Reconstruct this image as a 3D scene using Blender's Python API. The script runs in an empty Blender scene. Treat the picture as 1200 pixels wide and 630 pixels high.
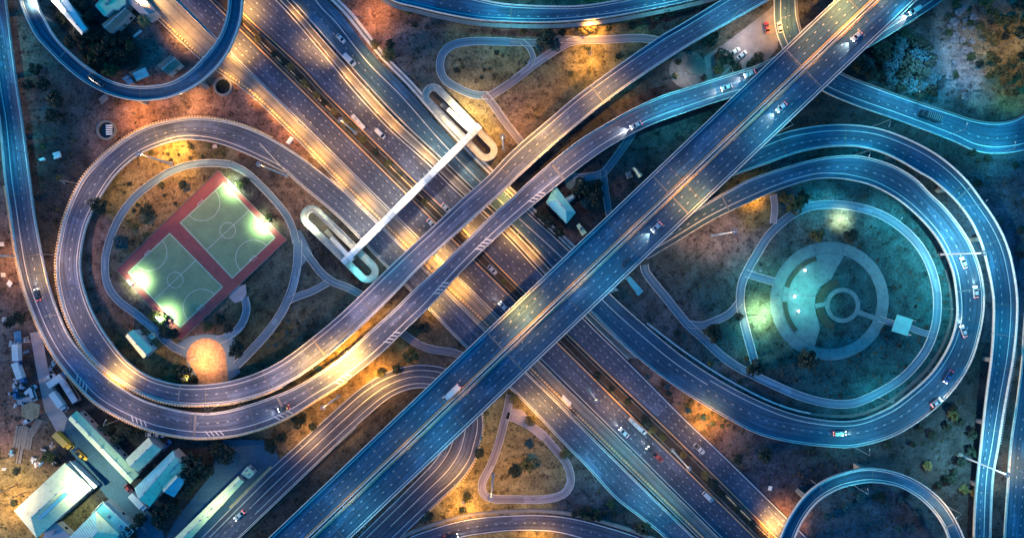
import bpy, math, random
from mathutils import Vector, Matrix
C = bpy.context.scene.collection
S = bpy.context.scene
rnd = random.Random(7)
R = math.radians
# ------------------------------------------------------------------ camera: a drone 270 m up looking straight down
HC, PX = 270.0, 0.33
cam = bpy.data.cameras.new('camera'); camo = bpy.data.objects.new('camera', cam); C.objects.link(camo)
camo.location = (0, 0, HC); camo.rotation_euler = (0, 0, 0)
cam.sensor_width = 36; cam.lens = 18*HC/(600*PX); cam.clip_end = 20000; cam.clip_start = 1
S.camera = camo
# ------------------------------------------------------------------ dusk sky + a last warm glow from the west
SUN_EL, SUN_AZ = 7.0, 255.0          # azimuth clockwise from +Y (picture up)
w = bpy.data.worlds.new('World'); S.world = w; w.use_nodes = True
nt = w.node_tree; bg = nt.nodes['Background']
sky = nt.nodes.new('ShaderNodeTexSky'); sky.sky_type = 'NISHITA'; sky.sun_disc = False
sky.sun_elevation = R(SUN_EL); sky.sun_rotation = R(SUN_AZ); sky.ozone_density = 6.0; sky.air_density = 1.0; sky.dust_density = 0.3
hs = nt.nodes.new('ShaderNodeHueSaturation'); hs.inputs['Saturation'].default_value = 1.7; hs.inputs['Hue'].default_value = 0.475
nt.links.new(sky.outputs[0], hs.inputs['Color']); tint = nt.nodes.new('ShaderNodeVectorMath'); tint.operation = 'MULTIPLY'; tint.inputs[1].default_value = (.46, 1.08, 1.42)
nt.links.new(hs.outputs[0], tint.inputs[0]); nt.links.new(tint.outputs[0], bg.inputs[0])
bg.inputs[1].default_value = 0.09
sd = bpy.data.lights.new('sun', 'SUN'); so = bpy.data.objects.new('sun', sd); C.objects.link(so)
sd.energy = .8; sd.angle = R(10); sd.color = (1.0, 0.72, 0.46)
az, el = R(SUN_AZ), R(SUN_EL+2)
so.rotation_euler = Vector((math.sin(az)*math.cos(el), math.cos(az)*math.cos(el), math.sin(el))).to_track_quat('Z', 'Y').to_euler()
S.view_settings.view_transform = 'Standard'; S.view_settings.look = 'None'; S.view_settings.gamma = 1
S.view_settings.exposure = 2.1
S.cycles.max_bounces = 4; S.cycles.diffuse_bounces = 2; S.cycles.sample_clamp_indirect = 4
GLOBAL_LAMP = 1.0

def P(x, y, z=0.0):
    """a place seen at (x, y) in the 1200x630 picture, at height z above the ground"""
    k = PX*(HC-z)/HC
    return Vector(((x-600)*k, (315-y)*k, z))
# ------------------------------------------------------------------ object helpers
def tag(o, label=None, cat=None, group=None, kind=None):
    if label: o['label'] = label
    if cat: o['category'] = cat
    if group: o['group'] = group
    if kind: o['kind'] = kind
    return o
def empty(name, loc, rz=0, label=None, cat=None, group=None):
    o = bpy.data.objects.new(name, None); C.objects.link(o); o.location = loc; o.rotation_euler = (0, 0, rz)
    o.empty_display_size = .3
    return tag(o, label, cat, group)
class MB:
    def __init__(s): s.v = []; s.f = []; s.uv = []
    def quad(s, a, b, c, d):
        n = len(s.v); s.v += [tuple(a), tuple(b), tuple(c), tuple(d)]; s.f.append((n, n+1, n+2, n+3))
    def tri(s, a, b, c):
        n = len(s.v); s.v += [tuple(a), tuple(b), tuple(c)]; s.f.append((n, n+1, n+2))
    def hexa(s, b4, t4):
        n = len(s.v); s.v += [tuple(p) for p in b4]+[tuple(p) for p in t4]
        s.f += [(n+3, n+2, n+1, n), (n+4, n+5, n+6, n+7)]+[(n+i, n+(i+1) % 4, n+4+(i+1) % 4, n+4+i) for i in range(4)]
    def box(s, x0, x1, y0, y1, z0, z1):
        s.hexa([(x0, y0, z0), (x1, y0, z0), (x1, y1, z0), (x0, y1, z0)], [(x0, y0, z1), (x1, y0, z1), (x1, y1, z1), (x0, y1, z1)])
    def obox(s, c, ux, uy, hx, hy, z0, z1):
        p = [c+ux*(a*hx)+uy*(b*hy) for a, b in ((-1, -1), (1, -1), (1, 1), (-1, 1))]
        s.hexa([(q.x, q.y, z0) for q in p], [(q.x, q.y, z1) for q in p])
    def cyl(s, c0, c1, r0, r1, n=8, cap=True):
        c0, c1 = Vector(c0), Vector(c1); d = (c1-c0).normalized()
        a = d.orthogonal().normalized(); b = d.cross(a); m = len(s.v)
        for c, r in ((c0, r0), (c1, r1)):
            for i in range(n):
                t = 2*math.pi*i/n; s.v.append(tuple(c+a*(r*math.cos(t))+b*(r*math.sin(t))))
        s.f += [(m+i, m+(i+1) % n, m+n+(i+1) % n, m+n+i) for i in range(n)]
        if cap: s.f += [tuple(range(m+n, m+2*n)), tuple(reversed(range(m, m+n)))]
    def prism(s, pts, z0, z1):
        n = len(pts); m = len(s.v)
        ar = sum(pts[i][0]*pts[(i+1) % n][1]-pts[(i+1) % n][0]*pts[i][1] for i in range(n))
        if ar < 0: pts = pts[::-1]
        s.v += [(p[0], p[1], z0) for p in pts]+[(p[0], p[1], z1) for p in pts]
        s.f += [tuple(range(m+n, m+2*n)), tuple(reversed(range(m, m+n)))]+[(m+i, m+(i+1) % n, m+n+(i+1) % n, m+n+i) for i in range(n)]
    def loft(s, rings, cap=True, closed=True):
        n = len(rings[0]); m = len(s.v)
        for r in rings: s.v += [tuple(p) for p in r]
        for k in range(len(rings)-1):
            for i in range(n if closed else n-1):
                a = m+k*n+i; b = m+k*n+(i+1) % n
                s.f.append((a, b, b+n, a+n))
        if cap: s.f += [tuple(reversed(range(m, m+n))), tuple(range(m+(len(rings)-1)*n, m+len(rings)*n))]
    def mesh(s, name, mat, smooth=False):
        me = bpy.data.meshes.new(name); me.from_pydata(s.v, [], s.f); me.update()
        if mat: me.materials.append(mat)
        if smooth: me.polygons.foreach_set('use_smooth', [True]*len(me.polygons))
        return me
    def build(s, name, mat, parent=None, smooth=False):
        o = bpy.data.objects.new(name, s.mesh(name, mat, smooth)); C.objects.link(o)
        if parent: o.parent = parent
        return o
def link(name, me, parent=None, loc=None):
    o = bpy.data.objects.new(name, me); C.objects.link(o)
    if parent: o.parent = parent
    if loc is not None: o.location = loc
    return o
def copy_tree(o, parent=None):
    c = o.copy(); C.objects.link(c)
    if parent: c.parent = parent
    for ch in list(o.children): copy_tree(ch, c)
    return c
# ------------------------------------------------------------------ materials
def mat(name, col, rough=.8, var=.25, scale=.6, metal=0, emit=None, es=0, bump=0.0, fine=6.0):
    m = bpy.data.materials.new(name); m.use_nodes = True; t = m.node_tree; b = t.nodes['Principled BSDF']
    b.inputs['Roughness'].default_value = rough; b.inputs['Metallic'].default_value = metal
    if emit:
        b.inputs['Emission Color'].default_value = (*emit, 1); b.inputs['Emission Strength'].default_value = es
    tc = t.nodes.new('ShaderNodeTexCoord'); geo = t.nodes.new('ShaderNodeNewGeometry')
    n1 = t.nodes.new('ShaderNodeTexNoise'); n1.inputs['Scale'].default_value = scale; n1.inputs['Detail'].default_value = 6; n1.inputs['Roughness'].default_value = .65
    t.links.new(geo.outputs['Position'], n1.inputs['Vector'])
    r = t.nodes.new('ShaderNodeMapRange'); r.inputs[1].default_value = .25; r.inputs[2].default_value = .75
    r.inputs[3].default_value = 1-var; r.inputs[4].default_value = 1+var
    t.links.new(n1.outputs[0], r.inputs[0])
    mx = t.nodes.new('ShaderNodeVectorMath'); mx.operation = 'SCALE'; mx.inputs[0].default_value = col
    t.links.new(r.outputs[0], mx.inputs['Scale']); t.links.new(mx.outputs[0], b.inputs['Base Color'])
    if bump:
        n2 = t.nodes.new('ShaderNodeTexNoise'); n2.inputs['Scale'].default_value = fine; n2.inputs['Detail'].default_value = 4
        t.links.new(geo.outputs['Position'], n2.inputs['Vector'])
        bp = t.nodes.new('ShaderNodeBump'); bp.inputs['Strength'].default_value = bump; bp.inputs['Distance'].default_value = .1
        t.links.new(n2.outputs[0], bp.inputs['Height']); t.links.new(bp.outputs[0], b.inputs['Normal'])
    return m
def roof_stain(name, rust=(.2, .12, .07), k0=.56):
    """weather stains on a sheet roof"""
    m = M[name]; t = m.node_tree; b = t.nodes['Principled BSDF']; N = t.nodes.new; L = t.links.new; src = b.inputs['Base Color'].links[0].from_socket
    g = N('ShaderNodeNewGeometry'); n = N('ShaderNodeTexNoise'); n.inputs['Scale'].default_value = .55; n.inputs['Detail'].default_value = 7; n.inputs['Roughness'].default_value = .7; L(g.outputs['Position'], n.inputs['Vector'])
    r = N('ShaderNodeMapRange'); r.inputs[1].default_value = k0; r.inputs[2].default_value = k0+.16; r.inputs[4].default_value = .75; L(n.outputs[0], r.inputs[0])
    mx = N('ShaderNodeMix'); mx.data_type = 'RGBA'; L(r.outputs[0], mx.inputs[0]); L(src, mx.inputs[6]); mx.inputs[7].default_value = (*rust, 1); L(mx.outputs[2], b.inputs['Base Color'])
def asphalt(name, col, var=.38):
    """road surface: blotchy noise, repair patches, wheel tracks and streaks that follow the road (uv: u across, v along, metres)"""
    m = bpy.data.materials.new(name); m.use_nodes = True; t = m.node_tree; b = t.nodes['Principled BSDF']
    L = t.links.new; N = t.nodes.new
    b.inputs['Roughness'].default_value = .78
    uv = N('ShaderNodeUVMap'); geo = N('ShaderNodeNewGeometry')
    def noise(vec, sc, det=5, ro=.6):
        n = N('ShaderNodeTexNoise'); n.inputs['Scale'].default_value = sc; n.inputs['Detail'].default_value = det; n.inputs['Roughness'].default_value = ro
        L(vec, n.inputs['Vector']); return n.outputs[0]
    def rng(s, a, bb, lo, hi):
        r = N('ShaderNodeMapRange'); r.inputs[1].default_value = a; r.inputs[2].default_value = bb; r.inputs[3].default_value = lo; r.inputs[4].default_value = hi
        L(s, r.inputs[0]); return r.outputs[0]
    def mul(a, c):
        q = N('ShaderNodeMath'); q.operation = 'MULTIPLY'; L(a, q.inputs[0]); L(c, q.inputs[1]); return q.outputs[0]
    mp = N('ShaderNodeMapping'); mp.inputs['Scale'].default_value = (1.1, .03, 1); L(uv.outputs[0], mp.inputs[0])
    streak = rng(noise(mp.outputs[0], 1.3, 4), .3, .7, 1-var*.9, 1+var*.9)
    big = rng(noise(geo.outputs['Position'], .07, 5), .3, .7, 1-var, 1+var)
    fine = rng(noise(geo.outputs['Position'], 1.6, 6, .75), .3, .7, 1-var, 1+var)
    mp2 = N('ShaderNodeMapping'); mp2.inputs['Scale'].default_value = (.28, .07, 1); L(uv.outputs[0], mp2.inputs[0])
    vo = N('ShaderNodeTexVoronoi'); vo.distance = 'CHEBYCHEV'; vo.inputs['Scale'].default_value = 1.0; L(mp2.outputs[0], vo.inputs['Vector'])
    sep = N('ShaderNodeSeparateColor'); L(vo.outputs['Color'], sep.inputs[0])
    patch = rng(sep.outputs[0], .82, .83, 1.0, 1.45)
    sx = N('ShaderNodeSeparateXYZ'); L(uv.outputs[0], sx.inputs[0])
    wv = N('ShaderNodeMath'); wv.operation = 'SINE'; sc_ = N('ShaderNodeMath'); sc_.operation = 'MULTIPLY'; sc_.inputs[1].default_value = 6.2832/1.75; L(sx.outputs[0], sc_.inputs[0]); L(sc_.outputs[0], wv.inputs[0])
    track = rng(wv.outputs[0], .0, 1.0, 1.1, .76)
    spots = rng(noise(geo.outputs['Position'], .75, 3, .55), .66, .74, 1.0, .62)
    k = mul(mul(mul(streak, big), mul(fine, patch)), mul(track, spots))
    mx = N('ShaderNodeVectorMath'); mx.operation = 'SCALE'; mx.inputs[0].default_value = col
    L(k, mx.inputs['Scale']); L(mx.outputs[0], b.inputs['Base Color'])
    bp = N('ShaderNodeBump'); bp.inputs['Strength'].default_value = .25; bp.inputs['Distance'].default_value = .05
    L(noise(geo.outputs['Position'], 9, 3), bp.inputs['Height']); L(bp.outputs[0], b.inputs['Normal'])
    return m
M = dict(
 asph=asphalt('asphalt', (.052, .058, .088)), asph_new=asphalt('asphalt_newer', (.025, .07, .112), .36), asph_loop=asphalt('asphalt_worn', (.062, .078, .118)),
 stair_conc=mat('stair_ramp_concrete', (.46, .45, .38), .85, .35, .7, bump=.3), pad=mat('round_garden_gravel', (.1, .095, .095), .95, .5, .7), path=asphalt('path_paving', (.1, .165, .205), .16), path_warm=asphalt('path_paving_warm', (.19, .16, .17), .16), bead_yellow=mat('yellow_bead', (.72, .46, .22), .7, .35, 1.5), conc=mat('concrete', (.19, .175, .16), .85, .25, .5, bump=.3), conc_w=mat('pale_concrete', (.55, .52, .47), .8, .2, .6, bump=.2),  # baluster rows have an orange-yellow base colour
 parapet=mat('parapet_concrete', (.5, .48, .44), .8, .35, .9), dash_paint=mat('worn_road_paint', (.34, .34, .33), .6, .4, 1.4), yellow_line=mat('yellow_road_line', (.75, .4, .13), .6, .25, 1.2), dark_conc=mat('stained_concrete', (.12, .11, .1), .9, .3, .4), paint=mat('road_paint', (.55, .54, .5), .6, .3, 1.4),  # edge lines beside the medians have an amber base colour
 kerb=mat('kerb', (.55, .53, .48), .85, .35, .8), soil=mat('soil', (.05, .036, .028), .95, .5, .35, bump=.6, fine=2), steel=mat('galvanised_steel', (.3, .31, .33), .45, .1, 2, .6),
 white=mat('white_paint', (.72, .71, .67), .5, .08, .6), roof_w=mat('white_sheet_roof', (.74, .7, .42), .5, .16, .35), roof_g=mat('pale_green_roof', (.66, .74, .4), .5, .18, .35),
 roof_t=mat('teal_or_shaded_roof', (.12, .42, .46), .5, .2, .4), roof_r=mat('rusty_roof', (.36, .2, .14), .7, .35, .5), wall=mat('plaster_wall', (.45, .42, .38), .9, .2, .6),  # roof_t: teal roofs, and the shade tint on white roof slopes
 glass=mat('dark_glass', (.012, .015, .02), .12, .05, 1), tyre=mat('tyre', (.015, .015, .016), .9, .1, 2), dark=mat('dark_plastic', (.025, .025, .03), .6, .2, 2),
 trunk=mat('bark', (.09, .065, .05), .95, .3, 2), court=mat('court_green', (.15, .235, .12), .7, .25, .25), court_red=mat('court_red', (.22, .05, .052), .75, .22, .3),
 sand=mat('sand_floor', (.4, .24, .13), .95, .5, .9, bump=.5), water=mat('dark_water', (.01, .016, .02), .08, .2, .4), yard=mat('yard_paving', (.15, .135, .14), .85, .35, .25), white_b=mat('white_paint_weathered', (.6, .6, .56), .5, .15, .6), pink=mat('pink_paving', (.34, .27, .26), .85, .22, .3),
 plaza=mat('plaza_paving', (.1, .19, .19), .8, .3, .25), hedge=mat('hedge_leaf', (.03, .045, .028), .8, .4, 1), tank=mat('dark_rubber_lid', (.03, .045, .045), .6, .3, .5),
 mint=mat('mint_sheet_roof', (.22, .62, .5), .5, .15, .5), yellow=mat('yellow_machine_paint', (.8, .36, .03), .5, .2, 1), timber=mat('old_timber', (.2, .16, .13), .85, .4, 1.2), blue_tarp=mat('blue_tarpaulin', (.05, .2, .34), .6, .3, .8),
 red=mat('red_paint', (.4, .03, .03), .4, .1, 1), lampglass=mat('lamp_glass_warm', (.9, .8, .6), .3, .02, 1, emit=(1, .72, .35), es=7), lampcool=mat('lamp_glass_cool', (.9, .95, 1), .3, .02, 1, emit=(.75, .97, 1), es=7),
 headl=mat('headlight_glass', (.9, .9, .9), .2, .02, 1, emit=(1, .95, .8), es=7), taill=mat('tail_light_glass', (.4, .02, .02), .3, .02, 1, emit=(1, .08, .04), es=3),
)
for nm_ in ('roof_w', 'roof_g', 'roof_t', 'roof_r'): roof_stain(nm_)
roof_stain('white', (.3, .28, .24), .58); roof_stain('court', (.05, .08, .075), .6); roof_stain('court_red', (.07, .02, .025), .57); roof_stain('plaza', (.045, .08, .085), .52); roof_stain('sand', (.2, .11, .06), .5); roof_stain('conc_w', (.2, .18, .15), .55)
# ------------------------------------------------------------------ curves in picture coordinates
def spline(pts, step=4.0):
    """Catmull-Rom through points of any dimension, resampled every `step` picture units"""
    pts = [tuple(map(float, p)) for p in pts]; n = len(pts); out = []
    for i in range(n-1):
        p0 = pts[max(i-1, 0)]; p1 = pts[i]; p2 = pts[i+1]; p3 = pts[min(i+2, n-1)]
        d = math.hypot(p2[0]-p1[0], p2[1]-p1[1]); k = max(1, int(d/step))
        l0 = math.hypot(p1[0]-p0[0], p1[1]-p0[1]) or d; l2 = math.hypot(p3[0]-p2[0], p3[1]-p2[1]) or d
        for j in range(k):
            t = j/k; t2 = t*t; t3 = t2*t; q = []
            for a in range(len(p1)):
                m1 = (p2[a]-p0[a])*d/(d+l0) if i else p2[a]-p1[a]
                m2 = (p3[a]-p1[a])*d/(d+l2) if i < n-2 else p2[a]-p1[a]
                q.append((2*t3-3*t2+1)*p1[a]+(t3-2*t2+t)*m1+(-2*t3+3*t2)*p2[a]+(t3-t2)*m2)
            out.append(tuple(q))
    out.append(pts[-1]); return out
def inpoly(x, y, poly):
    c = False; n = len(poly); j = n-1
    for i in range(n):
        xi, yi = poly[i][0], poly[i][1]; xj, yj = poly[j][0], poly[j][1]
        if (yi > y) != (yj > y) and x < (xj-xi)*(y-yi)/(yj-yi)+xi: c = not c
        j = i
    return c
GROUND_POLY = []; ALL_POLY = []
class Road:
    """a road between two edges traced in the picture; edge points are (x, y) and the left edge also carries a height"""
    def __init__(s, name, L, Rr, z=0.0, material='asph', thick=.0, label=None, smooth=True, elevated=False, cat='road', step=5.0):
        L = [(p[0], p[1], p[2] if len(p) > 2 else z) for p in L]
        Ls = spline(L, step) if smooth else spline(L, step); Rs = spline(Rr, 1.5)
        # pair every left point with the nearest right point, monotonically
        idx = []; last = 0
        for p in Ls:
            lo, hi = last, min(len(Rs), last+60)
            best = min(range(lo, hi), key=lambda j: (Rs[j][0]-p[0])**2+(Rs[j][1]-p[1])**2)
            idx.append(best); last = best
        idx[0] = 0; idx[-1] = len(Rs)-1
        f = [float(i) for i in idx]
        for _ in range(6): f = [f[0]]+[(f[i-1]+2*f[i]+f[i+1])/4 for i in range(1, len(f)-1)]+[f[-1]]
        s.l = []; s.r = []
        for p, q in zip(Ls, f):
            i = min(int(q), len(Rs)-2); t = q-i
            rx = Rs[i][0]*(1-t)+Rs[i+1][0]*t; ry = Rs[i][1]*(1-t)+Rs[i+1][1]*t
            s.l.append(P(p[0], p[1], p[2])); s.r.append(P(rx, ry, p[2]))
        s.n = len(s.l)
        s.c = [(a+b)/2 for a, b in zip(s.l, s.r)]
        s.len = [0.0]
        for i in range(1, s.n): s.len.append(s.len[-1]+(s.c[i]-s.c[i-1]).length)
        s.w = [(b-a).length for a, b in zip(s.l, s.r)]
        poly = [(p[0], p[1]) for p in Ls]+[(p[0], p[1]) for p in reversed(Rs)]
        ALL_POLY.append(poly)
        if not elevated: GROUND_POLY.append(poly)
        s.elev = elevated
        mb = MB(); uv = []
        K = 4
        for i in range(s.n-1):
            for k in range(K):
                a, b = k/K, (k+1)/K
                mb.quad(s.at(i, a), s.at(i, b), s.at(i+1, b), s.at(i+1, a))
                uv += [(a*s.w[i], s.len[i]), (b*s.w[i], s.len[i]), (b*s.w[i+1], s.len[i+1]), (a*s.w[i+1], s.len[i+1])]
        me = mb.mesh(name, M[material]); ul = me.uv_layers.new(name='UVMap')
        off = 37.3*len(ALL_POLY)
        for i, q in enumerate(uv): ul.data[i].uv = (q[0]+off, q[1]+off)
        # normals up
        if me.polygons[0].normal.z < 0: me.flip_normals()
        s.o = link(name, me); tag(s.o, label, cat, kind='structure')
        if thick:
            g = MB()
            for i in range(s.n-1):
                lo = Vector((0, 0, -.35)); hi = Vector((0, 0, -.02)); dn = Vector((0, 0, -thick))
                g.quad(s.l[i]+hi, s.l[i+1]+hi, s.l[i+1]+lo, s.l[i]+lo); g.quad(s.r[i]+lo, s.r[i+1]+lo, s.r[i+1]+hi, s.r[i]+hi)
                a0, a1, b0, b1 = s.at(i, .18), s.at(i+1, .18), s.at(i, .82), s.at(i+1, .82)
                g.quad(s.l[i]+lo, s.l[i+1]+lo, a1+dn, a0+dn); g.quad(b0+dn, b1+dn, s.r[i+1]+lo, s.r[i]+lo); g.quad(a0+dn, a1+dn, b1+dn, b0+dn)
            g.build('girder', M['conc'], s.o)
        s.thick = thick
    def at(s, i, f): return s.l[i]*(1-f)+s.r[i]*f
    def pos(s, d, off, side='l'):
        """point at distance d along the centre line, `off` metres in from an edge"""
        d = min(max(d, 0), s.len[-1]-1e-4); lo = 0; hi = s.n-1
        while hi-lo > 1:
            m = (lo+hi)//2
            if s.len[m] <= d: lo = m
            else: hi = m
        t = (d-s.len[lo])/(s.len[hi]-s.len[lo]+1e-9)
        a = s.l[lo]*(1-t)+s.l[hi]*t; b = s.r[lo]*(1-t)+s.r[hi]*t; wd = (b-a).length
        f = off/wd if side == 'l' else 1-off/wd
        if side == 'f': f = off
        dv = (s.c[hi]-s.c[lo]).normalized()
        return a*(1-f)+b*f, dv, (b-a).normalized()
    def offs(s, i, off, side):
        f = off/s.w[i] if side == 'l' else (1-off/s.w[i] if side == 'r' else off)
        return s.at(i, f)
    def line(s, off, side='l', wd=.28, z=.015, name='edge_line', m='paint', rng=(0, 1)):
        mb = MB(); dz = Vector((0, 0, z))
        i0, i1 = int(rng[0]*(s.n-1)), int(rng[1]*(s.n-1))
        for i in range(i0, i1):
            u = (s.r[i]-s.l[i]).normalized()*(wd/2); v = (s.r[i+1]-s.l[i+1]).normalized()*(wd/2)
            a, b = s.offs(i, off, side)+dz, s.offs(i+1, off, side)+dz
            mb.quad(a-u, a+u, b+v, b-v)
        o = mb.build(name, M[m], s.o); return o
    def dashes(s, f, dl=.8, gap=2.9, wd=.27, z=.015, rng=(0, 1)):
        mb = MB(); d = s.len[-1]*rng[0]; dz = Vector((0, 0, z))
        while d+dl < s.len[-1]*rng[1]:
            a, dv, u = s.pos(d, f, 'f'); b, _, u2 = s.pos(d+dl, f, 'f')
            mb.quad(a-u*wd/2+dz, a+u*wd/2+dz, b+u2*wd/2+dz, b-u2*wd/2+dz); d += dl+gap
        o = mb.build('lane_dashes', M['dash_paint'], s.o); tag(o, kind='stuff'); return o
    def wall(s, side, h=.95, wd=.38, out=.0, name='parapet', m='parapet', z=0, rng=(0, 1)):
        mb = MB(); i0, i1 = int(rng[0]*(s.n-1)), int(rng[1]*(s.n-1)); rings = []
        for i in range(i0, i1+1):
            u = (s.r[i]-s.l[i]).normalized()*(1 if side == 'l' else -1)
            e = (s.l[i] if side == 'l' else s.r[i])+u*out
            b = Vector((0, 0, z-.3)); t = Vector((0, 0, z+h))
            rings.append([e+b, e+b+u*wd, e+u*(wd*.8)+t, e+u*(wd*.15)+t])
        mb.loft(rings); o = mb.build(name, M[m], s.o)
        return o
    def beads(s, side, h=.95, period=1.0, rng=(0, 1), m='bead_yellow', out=-.25):
        mb = MB(); d = s.len[-1]*rng[0]
        while d < s.len[-1]*rng[1]:
            p, dv, u = s.pos(d, out, side)
            if side == 'l': uu = u
            else: uu = -u
            mb.obox(Vector((p.x, p.y, 0)), dv, uu, period*.27, .28, p.z-.2, p.z+h); d += period
        o = mb.build('baluster_row', M[m], s.o); tag(o, kind='stuff'); return o
    def joint(s, ts, wd=.6, m='conc'):
        for t in ts:
            a, dv, u = s.pos(t*s.len[-1], .03, 'f'); b, _, _ = s.pos(t*s.len[-1], .97, 'f'); mb = MB(); dz = Vector((0, 0, .02))
            mb.quad(a-dv*wd/2+dz, b-dv*wd/2+dz, b+dv*wd/2+dz, a+dv*wd/2+dz); mb.build('expansion_joint', M[m], s.o)
    def joints(s, every=24):
        d = every*.6
        while d < s.len[-1]-3:
            a, dv, u = s.pos(d, .02, 'f'); b, _, _ = s.pos(d, .98, 'f'); mb = MB(); dz = Vector((0, 0, .009))
            mb.quad(a-dv*.16+dz, b-dv*.16+dz, b+dv*.16+dz, a+dv*.16+dz); mb.build('expansion_joint', M['dark_conc'], s.o); d += every
    def hatch(s, side, d0, n=4, off=.6, wd=2.0):
        mb = MB(); dz = Vector((0, 0, .018))
        for k in range(n):
            a, dv, u = s.pos(d0+k*1.7, off, side); b, _, _ = s.pos(d0+k*1.7+1.6, off+wd, side)
            q = dv*.28
            mb.quad(a-q+dz, b-q+dz, b+q+dz, a+q+dz)
        mb.build('hatch_marking', M['paint'], s.o)
    def piers(s, every=26, start=10, frs=(.3, .7), rng=(0, 1), width=1.1, skip=None):
        d = start+s.len[-1]*rng[0]
        while d < s.len[-1]*rng[1]-4:
            p, dv, u = s.pos(d, .5, 'f')
            if p.z > 3:
                ok = True
                for f in frs:
                    q, _, _ = s.pos(d, f, 'f'); px, py = q.x/PX+600, 315-q.y/PX
                    if any(inpoly(px+a, py+b, g) for g in GROUND_POLY for a, b in ((0, 0), (4, 0), (-4, 0), (0, 4), (0, -4))): ok = False
                    k = (HC-p.z)/HC
                    for o in ROADS:
                        if o is not s and o.elev:
                            for c, ww in zip(o.c, o.w):
                                if c.z < p.z-2 and (c.x-q.x)**2+(c.y-q.y)**2 < (ww*.5+1)**2: ok = False; break
                if ok:
                    for f in frs:
                        q, _, _ = s.pos(d, f, 'f'); mb = MB(); zt = p.z-s.thick+.3
                        mb.obox(Vector((q.x, q.y, 0)), dv, u, width*.7, width, -.3, zt-.02); mb.build('pier', M['conc'], s.o)
            d += every
ROADS = []
def road(*a, **k):
    r = Road(*a, **k); ROADS.append(r); return r
# ------------------------------------------------------------------ ground roads
def hx(a, b, y0=-90, y1=720, n=10): return [(a+b*(y0+(y1-y0)*i/n), y0+(y1-y0)*i/n) for i in range(n+1)]
HL = road('highway', hx(206, 1.014), hx(248, 1.014), .14, 'asph', label='three lane southern carriageway of the straight highway under the viaducts')
HL.line(.5, 'l'); HL.line(.5, 'r', .32, m='yellow_line')
for f in (.3, .53, .76): HL.dashes(f)
HR = road('highway', [(178, -90), (268, 0), (286, 19), (355, 83), (375, 105), (400, 130), (481, 210), (523, 250), (585, 315), (692, 420), (800, 523), (908, 630), (995, 720)],
          [(228, -90), (325, 0), (393, 78), (415, 105), (457, 150), (505, 193), (530, 218), (590, 272), (633, 318), (690, 378), (733, 420), (800, 487), (840, 525), (920, 603), (947, 630), (1040, 720)], .16, 'asph',
          label='northern carriageway of the straight highway with dashed lanes')
HR.line(.5, 'l', .32, m='yellow_line'); HR.line(.5, 'r')
for f in (.28, .52, .76): HR.dashes(f)
RL_L = [(250, -90, .18), (340, 0, .18), (400, 67, .18), (432, 103, .18), (470, 143, .18), (517, 187, .18), (560, 228, .18), (605, 270, .18), (643, 310, .18), (695, 367, .18), (750, 420, .2), (800, 457.5, .2), (850, 488, .2), (890, 508, .2), (933, 518, .2), (975, 522.5, .2), (1000, 522.5, .25),
        (1041.7, 511.7, .4), (1075, 493, .6), (1103, 470, .9), (1123, 446.7, 1.3), (1138, 420, 1.8), (1147, 390, 2.3), (1152, 358, 2.9), (1150, 328, 3.4), (1144, 305, 3.8), (1133, 280, 4.2), (1110, 248, 4.8), (1086.7, 225, 5.2), (1071.7, 210, 5.5), (1046.7, 195, 5.8), (1021.7, 186.7, 6), (1000, 183, 6), (966.7, 185, 6.2), (933, 193, 6.3), (880, 210, 6.4), (855, 223, 6.5), (830, 237, 6.5), (780, 267, 6.5), (735, 294, 6.5)]
RL_R = [(315, -90), (385, 2), (400, 17), (440, 67), (478, 105), (520, 153), (567, 202), (618, 250), (665, 293), (715, 345), (757, 383), (800, 418), (853, 451.7), (906.7, 477.5), (950, 490), (1000, 493), (1040, 479), (1067, 460), (1091, 438), (1107, 415), (1117, 393), (1122, 368), (1120, 336), (1115, 313), (1101, 283), (1083, 260), (1055, 235), (1025, 218), (1000, 211), (975, 208), (950, 210), (910, 222.5), (876.7, 236.7), (833, 258), (800, 278), (758, 303)]
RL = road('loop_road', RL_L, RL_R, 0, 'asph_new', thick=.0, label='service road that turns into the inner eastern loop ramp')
RL.line(.5, 'l'); RL.line(3.6, 'r', rng=(.02, .46)); RL.line(1.7, 'r', rng=(.46, 1)); RL.dashes(.36, rng=(0, .43)); RL.dashes(.5, dl=1.2, gap=2.4, rng=(.43, 1))
RL.wall('l', .8, .35, -.3, rng=(.33, 1)); RL.wall('r', .8, .35, -.3, rng=(.26, 1)); RL.joint((.712, .93), .5)
RAMP = road('ramp_road', [(305, 168), (345, 210), (370, 231), (400, 257), (455, 314), (502, 361), (546, 406), (600, 456), (627, 483), (667, 525), (687, 545), (722, 583), (750, 605), (775, 625), (800, 650), (850, 700)],
            [(333, 170), (366, 193), (388, 210), (401, 221), (450, 268), (476, 293), (523, 341), (566.7, 385), (617.5, 436.7), (645, 463), (706.7, 525), (800, 616.7), (840, 655), (890, 700)], .2, 'asph_loop', label='two lane frontage ramp beside the highway running under the footbridge')
RAMP.line(.45, 'l'); RAMP.line(.45, 'r'); RAMP.dashes(.36, rng=(.0, 1)); RAMP.dashes(.68, rng=(.0, 1))
RAMP.wall('l', .55, .35, -.35, name='kerb_wall', m='conc_w'); RAMP.wall('r', .45, .3, -.3, name='kerb_wall', m='kerb', rng=(.12, 1))
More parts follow.
